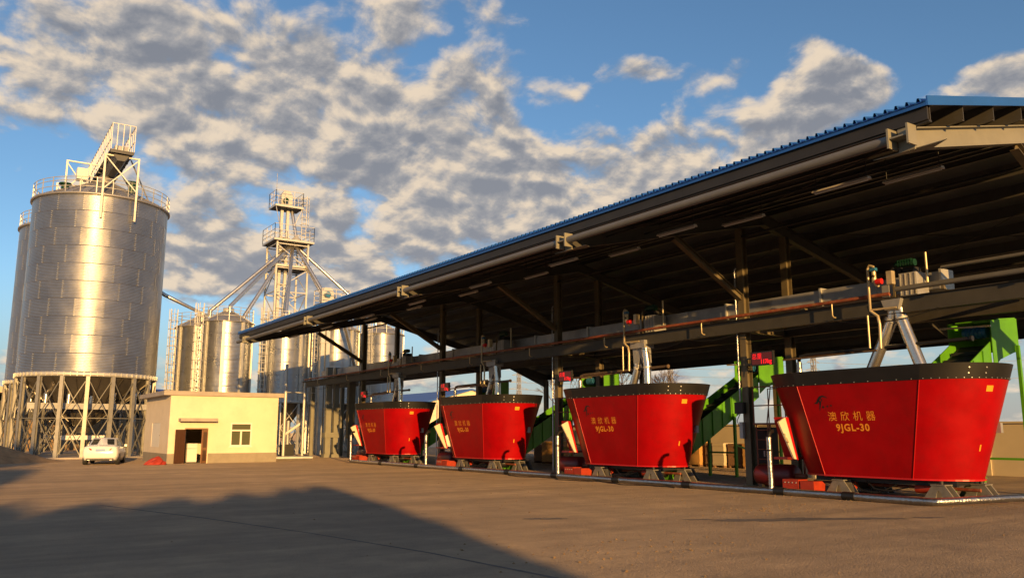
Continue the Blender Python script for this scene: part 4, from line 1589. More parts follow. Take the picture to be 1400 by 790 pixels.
def mixer():
    t = thing('feed_mixer', 'red feed mixer tub closest to the camera, its front in shade', 'feed mixer', (HX, YC0, 0), 'red feed mixer tubs under the shed')

    def flat(side, z0, z1, name, mt, out=0.0, th=.03):
        w0, c0, _ = tubsec(z0)
        w1, c1, _ = tubsec(z1)
        f0, f1 = tubsec(z0, 1)[1], tubsec(z1, 1)[1]
        s = side
        a = [(HX + s * (w0 + out), YC0 - c0, z0), (HX + s * (w0 + out), YC0 + f0, z0), (HX + s * (w1 + out), YC0 + f1, z1), (HX + s * (w1 + out), YC0 - c1, z1)]
        return MB().prism(a, (-s * th, 0, 0)).build(name, mt, t)

    def end(s, z0, z1, name, mt, out=0.0, n=26, nz=4, th=.03):
        m = MB()
        vs = []
        for j in range(nz + 1):
            z = z0 + (z1 - z0) * j / nz
            for i in range(n + 1):
                vs.append(endpt(z, s, i / n, out))
        for j in range(nz + 1):
            z = z0 + (z1 - z0) * j / nz
            for i in range(n + 1):
                vs.append(endpt(z, s, i / n, out - th))
        N1 = n + 1
        o = (nz + 1) * N1
        fs = []
        for j in range(nz):
            for i in range(n):
                fs.append((j * N1 + i, j * N1 + i + 1, (j + 1) * N1 + i + 1, (j + 1) * N1 + i))
                fs.append((o + j * N1 + i, o + (j + 1) * N1 + i, o + (j + 1) * N1 + i + 1, o + j * N1 + i + 1))
        m.add(vs, fs, True)
        rim = [(nz * N1 + i, nz * N1 + i + 1, o + nz * N1 + i + 1, o + nz * N1 + i) for i in range(n)] + [(i, o + i, o + i + 1, i + 1) for i in range(n)]
        m.add(vs, rim)
        return m.build(name, mt, t)
    flat(-1, ZB, ZR, 'side_panel', 'red')
    flat(1, ZB, ZR, 'side_panel', 'red')
    end(-1, ZB, ZR, 'end_panel', 'red')
    end(1, ZB, ZR, 'end_panel', 'red')
    for s in (-1, 1):
        flat(s, ZR - .03, ZT, 'rubber_rim', 'black', .014, .02)
        end(s, ZR - .03, ZT, 'rubber_rim', 'black', .014, nz=1, th=.02)
    # weld beads on the four creases
    for s in (-1, 1):
        for q in (-1, 1):
            w0, c0, _ = tubsec(ZB, s)
            w1, c1, _ = tubsec(ZR - .04, s)
            MB().tube((HX + q * (w0 + .004), YC0 + s * c0, ZB), (HX + q * (w1 + .004), YC0 + s * c1, ZR - .04), .012, 6).build('weld_seam', 'redseam', t)
    # bottom flange and floor
    fl = MB()
    loop = [endpt(ZB, -1, i / 20, .03) for i in range(21)] + [endpt(ZB, 1, 1 - i / 20, .03) for i in range(21)]
    fl.prism([(p.x, p.y, ZB - .045) for p in loop], (0, 0, .043))
    fl.build('base_flange', 'redseam', t)
    bt = MB()
    for k in range(24):
        u = (k + .5) / 24
        for s in (-1, 1):
            p = endpt(ZR - .005, s, u, .016)
            q = endpt(ZR - .005, s, u, .034)
            bt.tube(p, q, .013, 6)
    w1, c1, _ = tubsec(ZR)
    for k in range(9):
        y = YC0 - c1 + 2 * c1 * (k + .5) / 9
        for q in (-1, 1):
            bt.tube((HX + q * (w1 + .016), y, ZR - .005), (HX + q * (w1 + .034), y, ZR - .005), .013, 6)
    for z in (3.24, 3.38):
        for dy in (-.05, .05):
            p = endpt(z, -1, .30 + dy, .016)
            bt.tube(p, endpt(z, -1, .30 + dy, .03), .02, 6)
    o = bt.build('rim_bolts', 'galv_dull', t)
    o['kind'] = 'stuff'
    # lettering on the front panel
    def fx(z):
        return HX - tubsec(z)[0]
    upv = Vector((fx(3.0) - fx(2.0), 0, 1.0))
    right = (0, -1, 0)

    def P(y, z):
        return (fx(z), y, z)
    text_mesh('lettering', '澳 欣 机 器', .285, 'lettering', P(14.80, 2.10), right, upv, t, bold=0.0, spacing=1.12, lift=.004)
    text_mesh('lettering', '9JGL-30', .275, 'lettering', P(14.60, 1.80), right, upv, t, bold=.008, spacing=1.16, lift=.004)
    # leaping animal emblem: open strokes and three dots
    lg = MB()

    def stroke(pts):
        # ribbon of varying width on the panel plane
        n = len(pts)
        L_, R_ = [], []
        for i, (a, b, wd) in enumerate(pts):
            a0, b0, _ = pts[max(0, i - 1)]
            a1, b1, _ = pts[min(n - 1, i + 1)]
            dx, dz = a1 - a0, b1 - b0
            l = math.hypot(dx, dz)
            nx, nz = -dz / l * wd, dx / l * wd
            L_.append((a + nx, b + nz))
            R_.append((a - nx, b - nz))
        vs = [Vector(P(15.16 - u, 2.55 + v)) + Vector((-.004, 0, -.001)) for u, v in L_ + R_]
        lg.add(vs, [(i, n + i, n + i + 1, i + 1) for i in range(n - 1)])
    stroke([(0, .03, .012), (.08, .04, .028), (.14, .12, .035), (.22, .21, .030), (.31, .23, .022), (.40, .20, .012), (.45, .17, .006)])
    stroke([(.14, .12, .02), (.20, .06, .034), (.18, -.03, .020), (.15, -.11, .014), (.14, -.17, .009)])
    stroke([(.22, .20, .012), (.26, .13, .012), (.23, .08, .014)])
    for u, v, r in ((.27, -.08, .034), (.41, -.06, .026), (.53, -.04, .026)):
        lg.add([Vector(P(15.16 - u - r * math.cos(2 * PI * i / 10), 2.55 + v + r * math.sin(2 * PI * i / 10))) + Vector((-.004, 0, -.001)) for i in range(10)], [tuple(range(9, -1, -1))])
    lg.build('emblem', 'logo', t)

    def decal(u0, u1, z0, z1, name):
        m = MB()
        n = 4
        vs = [endpt(z, -1, u0 + (u1 - u0) * i / n, .006) for z in (z0, z1) for i in range(n + 1)]
        m.add(vs, [(i, i + 1, n + 1 + i + 1, n + 1 + i) for i in range(n)])
        m.build(name, 'sticker', t)
    decal(.375, .425, 2.78, 2.93, 'warning_sticker')
    decal(.40, .412, 1.28, 1.44, 'small_sticker')
    # discharge door: cream wedge with a red plate at the far end
    y0 = YC0
    dm = MB()
    yd = y0 + 2.52
    dm.prism([(20.62, yd, 2.06), (20.93, yd, 2.20), (21.36, yd, .96), (21.26, yd, .97)], (0, .06, 0))
    dd = dm.build('discharge_door', 'cream', t)
    MB().prism([(20.932, yd - .02, 2.21), (21.05, yd - .02, 2.20), (21.42, yd - .02, .93), (21.362, yd - .02, .95)], (0, .45, 0)).build('door_edge', 'redseam', dd)
    MB().pipe([(20.80, yd, 1.72), (20.78, yd - .07, 1.70), (20.93, yd - .07, 1.46), (20.95, yd, 1.46)], .016, 6).build('door_handle', 'sungold_pipe', dd)
    MB().box(21.06, 21.9, yd + .1, yd + .6, .95, 1.02).build('discharge_lip', 'darkred', t)
    # handle knob at the near end
    p = endpt(1.85, -1, .62, .0)
    MB().box(p.x - .06, p.x + .06, p.y - .12, p.y + .02, 1.74, 2.0).build('end_bracket', 'galv_dull', t)
    # chassis, trestles and gearboxes
    ch = MB()
    for x in (HX - .62, HX + .62):
        ch.bar((x, y0 - 2.1, .44), (x, y0 + 2.1, .44), .12, .14)
    for y in (-2.0, -1.0, 0, 1.0, 2.0):
        ch.bar((HX - .56, y0 + y, .44), (HX + .56, y0 + y, .44), .10, .10)
    ch.build('chassis', 'blackpaint', t)
    for dx, dy in ((-.86, 1.12), (-.86, -1.80), (.86, 1.12), (.86, -1.80), (.25, -2.25)):
        x, y = HX + dx, y0 + dy
        m = MB()
        for sx in (0, 1):
            xx = x - .17 + .3 * sx
            m.prism([(xx, y - .46, 0), (xx, y - .13, 0), (xx, y - .03, .27), (xx, y + .03, .27), (xx, y + .13, 0), (xx, y + .46, 0), (xx, y + .17, .40), (xx, y - .17, .40)], (.05, 0, 0))
        m.box(x - .20, x + .20, y - .19, y + .19, .401, .43)
        m.bar((x - .13, y, .02), (x + .13, y, .02), .1, .03)
        m.build('trestle', 'standgrey', t)
        MB().tube((x, y, .43), (x, y, .51), .05, 10).build('load_cell', 'steel_dark', t)
    for dy in (1.15, -1.2):
        m = MB()
        m.lathe([(.0, .16), (.30, .16), (.42, .22), (.42, .38), (.30, .50), (0, .50)], (HX, y0 + dy, 0), 18)
        m.build('gearbox', 'blackpaint', t)
        m = MB()
        m.tube((HX - .55, y0 + dy - .25, .28), (HX - .55, y0 + dy + .25, .28), .13, 12)
        m.build('drive_hub', 'orange', t)
    MB().tube((HX - .1, y0 - 2.4, .28), (HX - .1, y0 + 2.6, .28), .045, 10).build('drive_shaft', 'rustred', t)
    MB().pipe([(HX - .75, y0 + .4, .40), (HX - .85, y0 + .1, .22), (HX - .8, y0 - .3, .18), (HX - .7, y0 - .8, .3)], .02, 6).build('hydraulic_hose', 'black', t)
    MB().pipe([(HX - .7, y0 + .9, .36), (HX - .8, y0 + .5, .14), (HX - .75, y0 + .05, .12), (HX - .6, y0 - .4, .34)], .02, 6).build('hydraulic_hose', 'black', t)
    for dy, g in ((-.95, .22), (-1.35, .18)):
        MB().box(HX + .2, HX + .5, y0 + dy - .1, y0 + dy + .12, .02, .36).build('green_guard', 'green', t)
    # augers inside, hidden below the rim
    for dy in (1.3, -1.3):
        m = MB()
        m.tube((HX, y0 + dy, .56), (HX, y0 + dy, 2.9), .18, 12)
        vs = []
        nn = 40
        for i in range(nn + 1):
            a = 2 * PI * 2.5 * i / nn
            z = .7 + 2.0 * i / nn
            ro = .92 - .5 * i / nn
            vs += [(HX + .17 * math.cos(a), y0 + dy + .17 * math.sin(a), z), (HX + ro * math.cos(a), y0 + dy + ro * math.sin(a), z - .05)]
        m.add(vs, [(2 * i, 2 * i + 1, 2 * i + 3, 2 * i + 2) for i in range(nn)])
        m.build('auger', 'galv_dull', t)
    return t


mx = mixer()
for i, lb in ((1, 'red feed mixer tub second from the right, black emblem above orange lettering'), (2, 'red feed mixer tub third from the right, with a rope coil on the pipe above'), (3, 'smallest looking red feed mixer tub, farthest along the row')):
    copy_tree(mx, (0, MY[i] - MY[0], 0), label=lb)


def drive():
    y = 17.8
    t = thing('drive_motor', 'dark red drum motor on the ground left of the %s' % WHICH[0], 'motor', (22.3, y, 0), 'drum motors between the tubs')
    m = MB()
    m.lathe([(0, -.72), (.30, -.72), (.34, -.66), (.36, -.6), (.36, .6), (.34, .66), (.30, .72), (0, .72)], (0, 0, 0), 22)
    m.v = [(22.35 + a, y + c, .40 + b) for a, b, c in m.v]
    m.build('drum', 'darkred', t)
    for dy in (-.45, .45):
        MB().box(22.05, 22.65, y + dy - .06, y + dy + .06, 0, .12).build('foot', 'blackpaint', t)
    MB().tube((22.35, y - .72, .40), (22.35, y - 1.1, .40), .08, 10).build('shaft', 'rustred', t)
    MB().lathe([(.365, -.03), (.375, -.03), (.375, .03), (.365, .03)]).build('cooling_band', 'darkred', t)
    for o in t.children:
        if o.name.startswith('cooling_band'):
            bpy.data.objects.remove(o)
            break
    return t


dm_ = drive()
for i in (1, 2, 3):
    copy_tree(dm_, (0, MY[i] - MY[0], 0), label='dark red drum motor on the ground left of the %s' % WHICH[i])


def orange_box():
    t = thing('gear_case', 'bright orange gear case by the foot of the %s' % WHICH[0], 'gear case', (21.05, 15.9, 0), 'orange gear cases')
    m = MB()
    m.prism([(20.85, 15.35, .02), (21.4, 15.35, .02), (21.4, 15.35, .26), (21.25, 15.35, .36), (20.85, 15.35, .36)], (0, .46, 0))
    m.build('case_half', 'orange', t)
    m = MB()
    m.prism([(20.85, 15.87, .02), (21.4, 15.87, .02), (21.4, 15.87, .30), (21.25, 15.87, .39), (20.85, 15.87, .39)], (0, .56, 0))
    m.build('case_half', 'orange', t)
    MB().tube((20.95, 15.8, .2), (20.95, 15.88, .2), .09, 10).build('coupling', 'blackpaint', t)
    for k in range(4):
        MB().tube((20.835, 15.95 + .13 * k, .3), (20.85, 15.95 + .13 * k, .3), .018, 6).build('bolt', 'galv_post', t)
    return t


ob = orange_box()
for i in (1, 2, 3):
    copy_tree(ob, (0, MY[i] - MY[0], 0), label='bright orange gear case by the foot of the %s' % WHICH[i])


def access():
    t = thing('access_ladder', 'red steel ladder with small landing left of the %s' % WHICH[0], 'ladder', (22.2, 18.1, 0), 'red access ladders')
    x = 22.15
    for y in (18.38, 17.92):
        MB().tube((x, y, 0), (x, y, 2.0), .022, 8).build('rail', 'rustred', t)
    for k in range(6):
        MB().tube((x, 17.92, .28 + .31 * k), (x, 18.38, .28 + .31 * k), .014, 6).build('rung', 'rustred', t)
    MB().box(22.05, 22.9, 17.05, 18.45, 2.0, 2.06).build('landing', 'rustred', t)
    for pts in ([(22.1, 18.42, 2.06), (22.1, 18.42, 3.15), (22.1, 18.34, 3.24), (22.1, 17.7, 3.22)],
                [(22.1, 17.9, 2.06), (22.1, 17.7, 3.22), (22.1, 17.2, 3.1), (22.1, 17.15, 2.06)],
                [(22.85, 18.42, 2.06), (22.85, 18.42, 3.2), (22.85, 17.3, 3.2)],
                [(22.1, 18.42, 2.62), (22.1, 17.2, 2.62)]):
        MB().pipe(pts, .02, 8).build('hand_rail', 'rustred', t)
    for x_, y_ in ((22.82, 18.38), (22.82, 17.1)):
        MB().bar((x_, y_, 0), (x_, y_, 2.0), .05).build('landing_post', 'rustred', t)
    return t


ac = access()
for i in (1, 2, 3):
    copy_tree(ac, (0, MY[i] - MY[0], 0), label='red steel ladder with small landing left of the %s' % WHICH[i])


# ------------------------------------------------------------------ LED weight displays
def led(i):
    y = FR[1 + i] - 1.0
    x = 22.18
    t = thing('weight_display', 'red LED weight display on the post left of the %s' % WHICH[i], 'display', (x, y, 4.17), 'LED weight displays on the posts')
    MB().box(x, x + .10, y - .45, y + .45, 3.94, 4.40).build('housing', 'blackpaint', t)
    MB().box(x - .006, x - .001, y - .41, y + .41, 3.98, 4.36).build('face', 'ledface', t)
    text_mesh('digits', '总重', .21, 'led', (x - .008, y + .40, 4.17), (0, -1, 0), (0, 0, 1), t)
    text_mesh('digits', '117kg', .19, 'led', (x - .008, y - .40, 4.00), (0, -1, 0), (0, 0, 1), t, bold=.008, align='RIGHT')
    MB().bar((x + .13, y - .4, 4.2), (x + .13, y + 1.0 - .14, 4.2), .05).build('bracket', 'steel_grey', t)
    MB().bar((x + .13, y - .4, 4.02), (x + .13, y + 1.0 - .14, 4.02), .05).build('bracket', 'steel_grey', t)
    MB().pipe([(x + .06, y + .2, 3.94), (x + .06, y + .25, 3.75), (x + .12, y + .45, 3.7), (x + .2, y + .72, 3.9), (x + .26, y + .86, 3.95)], .012, 5).build('cable', 'blackpaint', t)


for i in range(4):
    led(i)


def post_box():
    y = FR[1]
    t = thing('switch_box', 'small dark switch box with cable on the post by the nearest tub', 'switch box', (22.4, y, 2.4))
    MB().box(22.26, 22.44, y - .02, y + .32, 2.38, 2.76).build('case', 'blackpaint', t)
    MB().box(22.30, 22.42, y + .04, y + .18, 1.55, 2.1).build('lower_case', 'galv_dull', t)
    MB().pipe([(22.34, y + .15, 2.38), (22.32, y + .28, 2.15), (22.32, y + .2, 1.95), (22.34, y + .12, 1.9)], .014, 5).build('cable', 'blackpaint', t)


post_box()
for i in range(1, 5):
    t = thing('riser_conduit', 'slim vertical conduit on the post left of the %s' % WHICH[i - 1], 'conduit', (22.32, FR[i] + .18, 0), 'conduits on the posts')
    MB().pipe([(22.38, FR[i] + .16, .1 if i > 1 else 2.8), (22.38, FR[i] + .16, 7.35), (22.42, FR[i] + .12, 7.42)], .03, 8).build('pipe_run', 'foil', t)


# ------------------------------------------------------------------ foil wrapped pipe along the ground
def ground_pipe():
    t = thing('ground_pipe', 'foil wrapped pipe running along the ground in front of all tubs', 'pipe', (20.25, 29, 0))
    x = 19.8
    z = .11
    ys = [46.3, 42.0, 37.8, 33.4, 29.6, 26.3, 22.7, 19.3, 15.7, 13.5, 11.3]
    for a, b in zip(ys[:-1], ys[1:]):
        MB().tube((x, a - .16, z), (x, b + .16, z), .095, 14).build('pipe_section', 'foil', t)
    for y in ys[1:-1]:
        MB().tube((x, y - .18, z), (x, y + .18, z), .112, 14).build('rubber_joint', 'black', t)
        MB().box(x - .09, x + .09, y - .05, y + .05, 0, .02).build('pipe_foot', 'steel_dark', t)
    MB().pipe([(x, 11.45, z), (x, 11.25, z), (x + .15, 11.1, z + .01), (22.0, 10.55, z + .04), (22.5, 10.4, z + .04)], .09, 12).build('pipe_section', 'foil', t)
    MB().tube((22.5, 10.4, .15), (25.5, 9.6, .15), .04, 10).build('thin_pipe', 'rustpipe', t)
    for k, y in enumerate((16.0, 26.12, 36.9, 46.2)):
        p = [(x, y, z), (x, y, .4), (x + .01, y + .015, .8), (x - .01, y, 1.2), (x, y + .01, 1.62), (x + .04, y + .02, 1.72), (x + .12, y + .04, 1.78), (x + .24, y + .06, 1.79)]
        r = MB().pipe(p[:5], .075, 12).build('riser', 'foil', t)
        MB().pipe(p[4:], .06, 10).build('riser_elbow', 'black', r)
        MB().tube((x, y, 1.22), (x, y, 1.27), .088, 12).build('riser_band', 'black', r)


ground_pipe()


# ------------------------------------------------------------------ green belt conveyors behind the tubs
def green_conveyor(xs=23.2, dz=0.0, legs=(26.4, 29.2)):
    yc = 13.05
    t = thing('belt_conveyor', 'green belt conveyor climbing away behind the %s' % WHICH[0], 'conveyor', (25.0, yc, 0), 'green belt conveyors')

    def zt(x):
        return 2.30 + dz + .54 * (x - 24.7)

    def zb(x):
        return 1.30 + dz + .56 * (x - 24.7)
    for s in (-1, 1):
        y = yc + s * .60
        m = MB()
        m.prism([(xs, y, zb(xs)), (28.1, y, zb(28.1)), (28.1, y, zt(28.1)), (xs, y, zt(xs))], (0, .03, 0))
        m.build('side_plate', 'green', t)
        for k in range(8):
            x = 23.5 + k * .58
            if x < xs:
                continue
            MB().bar((x, y + (.055 if s > 0 else -.025), zb(x) + .02), (x, y + (.055 if s > 0 else -.025), zt(x) - .02), .05, .045).build('plate_rib', 'green', t)
    b = MB()
    b.prism([(xs, yc - .56, zt(xs) - .32), (28.6, yc - .56, zt(28.6) - .32), (28.6, yc - .56, zt(28.6) - .36), (xs, yc - .56, zt(xs) - .36)], (0, 1.12, 0))
    b.build('belt', 'belt', t)
    for k in range(11):
        x = 23.5 + .45 * k
        if x < xs + .1:
            continue
        MB().bar((x, yc - .55, zt(x) - .26), (x, yc + .55, zt(x) - .26), .05, .09).build('belt_cleat', 'belt', t)
    h = MB()
    prof = [(28.105, 3.35), (28.5, 3.62), (29.3, 3.85), (29.7, 3.95), (29.7, 4.95), (28.105, 4.78)]
    for ya in (yc - .66, yc + .635):
        h.prism([(a, ya, b + dz) for a, b in prof], (0, .025, 0))
    h.prism([(28.55, yc - .63, 4.83 + dz), (29.7, yc - .63, 4.952 + dz), (29.7, yc - .63, 4.985 + dz), (28.55, yc - .63, 4.863 + dz)], (0, 1.26, 0))
    h.box(29.701, 29.725, yc - .66, yc + .66, 3.95 + dz, 4.95 + dz)
    h.build('head_hood', 'green', t)
    MB().bar((28.15, yc - .62, 4.75 + dz), (28.15, yc + .62, 4.75 + dz), .05).build('hood_tie', 'green', t)
    MB().bar((27.6, yc - .9, 4.55 + dz), (27.6, yc + .62, 4.60 + dz), .05).build('motor_bracket', 'sungold_pipe', t)
    m = MB()
    m.tube((28.3, yc - .45, 4.45 + dz), (28.3, yc + .25, 4.45 + dz), .17, 14)
    for k in range(5):
        m.tube((28.3, yc - .35 + .12 * k, 4.45 + dz), (28.3, yc - .32 + .12 * k, 4.45 + dz), .20, 14)
    m.build('head_motor', 'valveblue', t)
    for x in legs:
        zz = zb(x) if x < 27.2 else 3.85 + dz
        for s in (-1, 1):
            MB().bar((x, yc + s * .70, 0), (x, yc + s * .70, zz + .25), .10).build('leg', 'green', t)
        MB().bar((x, yc - .65, .95), (x, yc + .65, .95), .07).build('leg_tie', 'green', t)
        if x > 27 and len(legs) > 1:
            MB().bar((26.45, yc - .70, 1.25), (29.15, yc - .70, .5), .06).build('leg_brace', 'green', t)
    if xs < 24:
        MB().box(23.0, 23.6, yc - .62, yc + .62, .25, .75).build('tail_box', 'green', t)
    for s in (-1, 1) if xs < 24 else ():
        MB().bar((23.3, yc + s * .5, 0), (23.3, yc + s * .5, .25), .1).build('leg', 'green', t)
    return t


gc0 = green_conveyor(26.4, .30, (29.55,))
gc0.location.x -= 2.35
gc = green_conveyor()
gc.location.y += MY[1] - MY[0]
gc['label'] = 'green belt conveyor climbing away behind the %s' % WHICH[1]
for i in (2, 3):
    copy_tree(gc, (0, MY[i] - MY[1], 0), label='green belt conveyor climbing away behind the %s' % WHICH[i])


def loose_cables():
    t = thing('hanging_cable', 'slack black cable looping along the gantry beam', 'cable', (22.2, 30, 5.1))
    rr = random.Random(12)
    y = 12.0
    while y < 58:
        l = rr.uniform(2.5, 4.2)
        s = rr.uniform(.08, .28)
        pts = [(22.2 + .01 * math.sin(i), y + l * i / 8, 5.12 - s * 4 * (i / 8) * (1 - i / 8)) for i in range(9)]
        MB().pipe(pts, .014, 5).build('cable_loop', 'blackpaint', t)
        y += l
    t = thing('ground_hose', 'thin black hose lying in a slack curve beside the ground pipe', 'hose', (19.3, 22, 0))
    pts = [(19.45 + .22 * math.sin(.9 * i) + .1 * math.sin(2.3 * i), 19.5 + .45 * i, .018) for i in range(22)]
    MB().pipe(pts, .016, 6).build('hose_run', 'black', t)


loose_cables()


# ------------------------------------------------------------------ behind the shed
def rear_wall():
    t = thing('boundary_wall', 'low beige rendered wall behind the shed', 'wall', (36.1, 30, 0))
    y = -6.0
    k = 0
    while y < 50:
        MB().box(36.1, 36.28, y + .004, y + 3.99, 0, 2.12).build('wall_bay', 'wallbeige', t)
        MB().box(36.04, 36.098, y - .12, y + .12, 0, 2.12).build('wall_pier', 'wallbeige', t)
        y += 4.0
        k += 1
    MB().box(36.0, 36.36, -6.0, 50, 2.122, 2.20).build('coping', 'wallbeige', t)


rear_wall()


def crate(x, y, w, d, h, mt, label):
    t = thing('crate', label, 'crate', (x, y, 0), 'crates stored behind the shed')
    MB().box(x - d / 2, x + d / 2, y - w / 2, y + w / 2, .10, h).build('box', mt, t)
    for s in (-1, 1):
        MB().box(x - d / 2, x + d / 2, y + s * (w / 2 - .06) - .05, y + s * (w / 2 - .06) + .05, 0, .098).build('skid', 'crate_dark', t)
    for z in (.2, h * .55, h - .1):
        MB().box(x - d / 2 - .022, x - d / 2 - .001, y - w / 2, y + w / 2, z - .05, z + .05).build('slat', mt, t)


crate(33.2, 31.4, .85, .9, 1.28, 'crate', 'yellow crate standing leftmost before the beige wall beside the second tub')
crate(33.3, 30.45, .5, .8, 1.22, 'crate_dark', 'narrow dark brown crate between two light crates by the wall')
crate(33.2, 29.7, .75, .9, 1.22, 'wallbeige', 'pale cream crate between two brown crates by the wall')
crate(33.3, 28.75, .85, .8, 1.20, 'crate_dark', 'wide dark brown crate behind the green conveyor legs')
crate(33.1, 27.75, .62, .8, 1.22, 'crate', 'yellow crate nearest the post of the nearest tub')
crate(29.3, 38.9, 1.1, 1.1, 1.25, 'crate', 'large yellow crate seen between the second and third tubs')
crate(29.6, 40.2, .9, 1.1, 1.05, 'crate_dark', 'low brown crate behind the large yellow crate')


def panel_lean():
    m = MB()
    m.prism([(25.8, 18.9, .15), (25.8, 19.8, .15), (25.9, 19.8, 2.05), (25.9, 18.9, 2.05)], (.05, 0, 0))
    o = m.build('leaning_board', 'cream')
    tag(o, 'tall pale yellow board leaning behind the nearest drum motor', 'board')


panel_lean()


def door_block():
    t = thing('control_cabinet', 'dark grey control cabinet behind the red ladder of the nearest tub', 'cabinet', (24.8, 20.2, 0))
    MB().box(24.6, 25.2, 19.95, 20.9, .1, 1.95).build('case', 'steel_dark', t)
    MB().box(24.575, 24.598, 20.0, 20.85, .18, 1.88).build('door', 'steel_dark', t)
    MB().box(24.55, 24.573, 20.05, 20.10, .9, 1.1).build('handle', 'galv_post', t)
    MB().box(24.62, 25.18, 19.97, 20.88, 0, .098).build('base', 'blackpaint', t)


door_block()


def far_buildings():
    t = thing('far_warehouse', 'distant cream gabled warehouse with blue roof seen through the shed', 'building', (56, 110, 0))
    x0, x1, y0, y1, ze, xr, zr = 46.5, 62.5, 90.0, 128.0, 4.9, 54.5, 7.0
    MB().prism([(x0, y0, 0), (x1, y0, 0), (x1, y0, ze), (xr, y0, zr), (x0, y0, ze)], (0, .3, 0)).build('gable_wall', 'plaster', t)
    MB().box(x0, x0 + .3, y0 + .302, y1, 0, ze).build('side_wall', 'plaster', t)
    MB().box(x1 - .3, x1, y0 + .302, y1, 0, ze).build('side_wall', 'plaster', t)
    for xa, za, xb, zb_ in ((x0 - .4, ze - .1, xr, zr + .02), (xr, zr + .02, x1 + .4, ze - .1)):
        MB().prism([(xa, y0 - .5, za), (xb, y0 - .5, zb_), (xb, y0 - .5, zb_ + .15), (xa, y0 - .5, za + .15)], (0, y1 - y0 + 1, 0)).build('roof', 'bluefar', t)
    for k in range(4):
        MB().box(x0 - .02, x0 - .001, y0 + 5 + 8 * k, y0 + 7 + 8 * k, 1.5, 3.2).build('window', 'glass', t)
    t = thing('far_blue_shed', 'distant low shed with blue roof behind the silo legs', 'building', (20, 115, 0))
    MB().box(19, 27, 112, 112.3, 0, 5.6).build('front_wall', 'bluefar', t)
    MB().box(19, 19.3, 112.302, 124, 0, 5.6).build('side_wall', 'bluefar', t)
    MB().box(26.7, 27, 112.302, 124, 0, 5.6).build('side_wall', 'bluefar', t)
    MB().prism([(18.5, 111.5, 5.602), (18.5, 118, 7.4), (18.5, 124.5, 5.602), (18.5, 118, 7.25)], (9, 0, 0)).build('roof', 'bluefar', t)
    t = thing('far_open_store', 'distant beige store with black opening at the left edge', 'building', (0, 96, 0))
    MB().box(-14, 18.2, 95.5, 96, 0, 3.0).build('lower_wall', 'dirt', t)
    MB().box(-14, 18.2, 99.8, 100.1, 0, 5.6).build('rear_wall', 'blackpaint', t)  # coloured black to stand for the dark inside of the store
    for x in (-14, -7.5, -1, 5.2, 11.5, 17.8):
        MB().box(x, x + .4, 95.5, 95.9, 3.002, 5.6).build('post', 'wallbeige', t)
    MB().box(-14.5, 18.5, 95.2, 101, 5.602, 6.2).build('roof', 'wallbeige', t)


far_buildings()


def pylon(x, y, h, label, first=[None]):
    if first[0]:
        src, p = first[0]
        c = copy_tree(src, (x - p[0], y - p[1], 0), label=label)
        c.scale = (h / 22.0,) * 3
        return c
    t = thing('power_pylon', label, 'pylon', (x, y, 0), 'power pylons on the horizon')
    def half(z):
        return 2.0 - 1.55 * min(1, z / 15) if z < 15 else .45
    lv = [0, 4, 7.5, 10.5, 13, 15, 17.2, 19.4, 22]
    b = MB()
    for sx in (-1, 1):
        for sy in (-1, 1):
            for a, c in zip(lv[:-1], lv[1:]):
                b.bar((x + sx * half(a), y + sy * half(a), a), (x + sx * half(c), y + sy * half(c), c), .16)
    b.build('legs', 'pylon', t)
    b = MB()
    for a, c in zip(lv[:-1], lv[1:]):
        for (p, q) in (((-1, -1), (1, -1)), ((1, -1), (1, 1)), ((1, 1), (-1, 1)), ((-1, 1), (-1, -1))):
            ha, hc = half(a), half(c)
            b.bar((x + p[0] * ha, y + p[1] * ha, a), (x + q[0] * hc, y + q[1] * hc, c), .10)
            b.bar((x + q[0] * ha, y + q[1] * ha, a), (x + p[0] * hc, y + p[1] * hc, c), .10)
    b.build('lattice', 'pylon', t)
    for z, w in ((15, 3.8), (17.2, 3.2), (19.4, 2.6)):
        m = MB().bar((x - w, y, z + .2), (x + w, y, z + .2), .16)
        m.bar((x - w, y, z + .2), (x, y, z + 1.1), .1)
        m.bar((x + w, y, z + .2), (x, y, z + 1.1), .1)
        m.build('cross_arm', 'pylon', t)
    first[0] = (t, (x, y))
    return t


pylon(56, 264, 22, 'distant lattice pylon just right of the large silo legs')
pylon(172, 250, 25, 'distant lattice pylon seen under the shed roof above the second tub')
pylon(215, 216, 28, 'distant lattice pylon seen between the nearest two tubs')
pylon(258, 187, 30, 'distant lattice pylon seen above the nearest tub')
wr = thing('power_lines', 'thin power lines strung between the distant pylons', 'power line', (200, 230, 20))
P4 = [(172, 250, 25), (215, 216, 28), (258, 187, 30), (330, 140, 32)]
for dz in (15.2, 17.4, 19.6):
    for (ax, ay, ah), (bx, by, bh) in zip(P4[:-1], P4[1:]):
        pts = []
        for i in range(9):
            f = i / 8
            pts.append((ax + (bx - ax) * f, ay + (by - ay) * f, (ah + (bh - ah) * f) / 22 * dz - 4 * f * (1 - f) * 1.6))
        MB().pipe(pts, .06, 4).build('wire', 'pylon', wr)


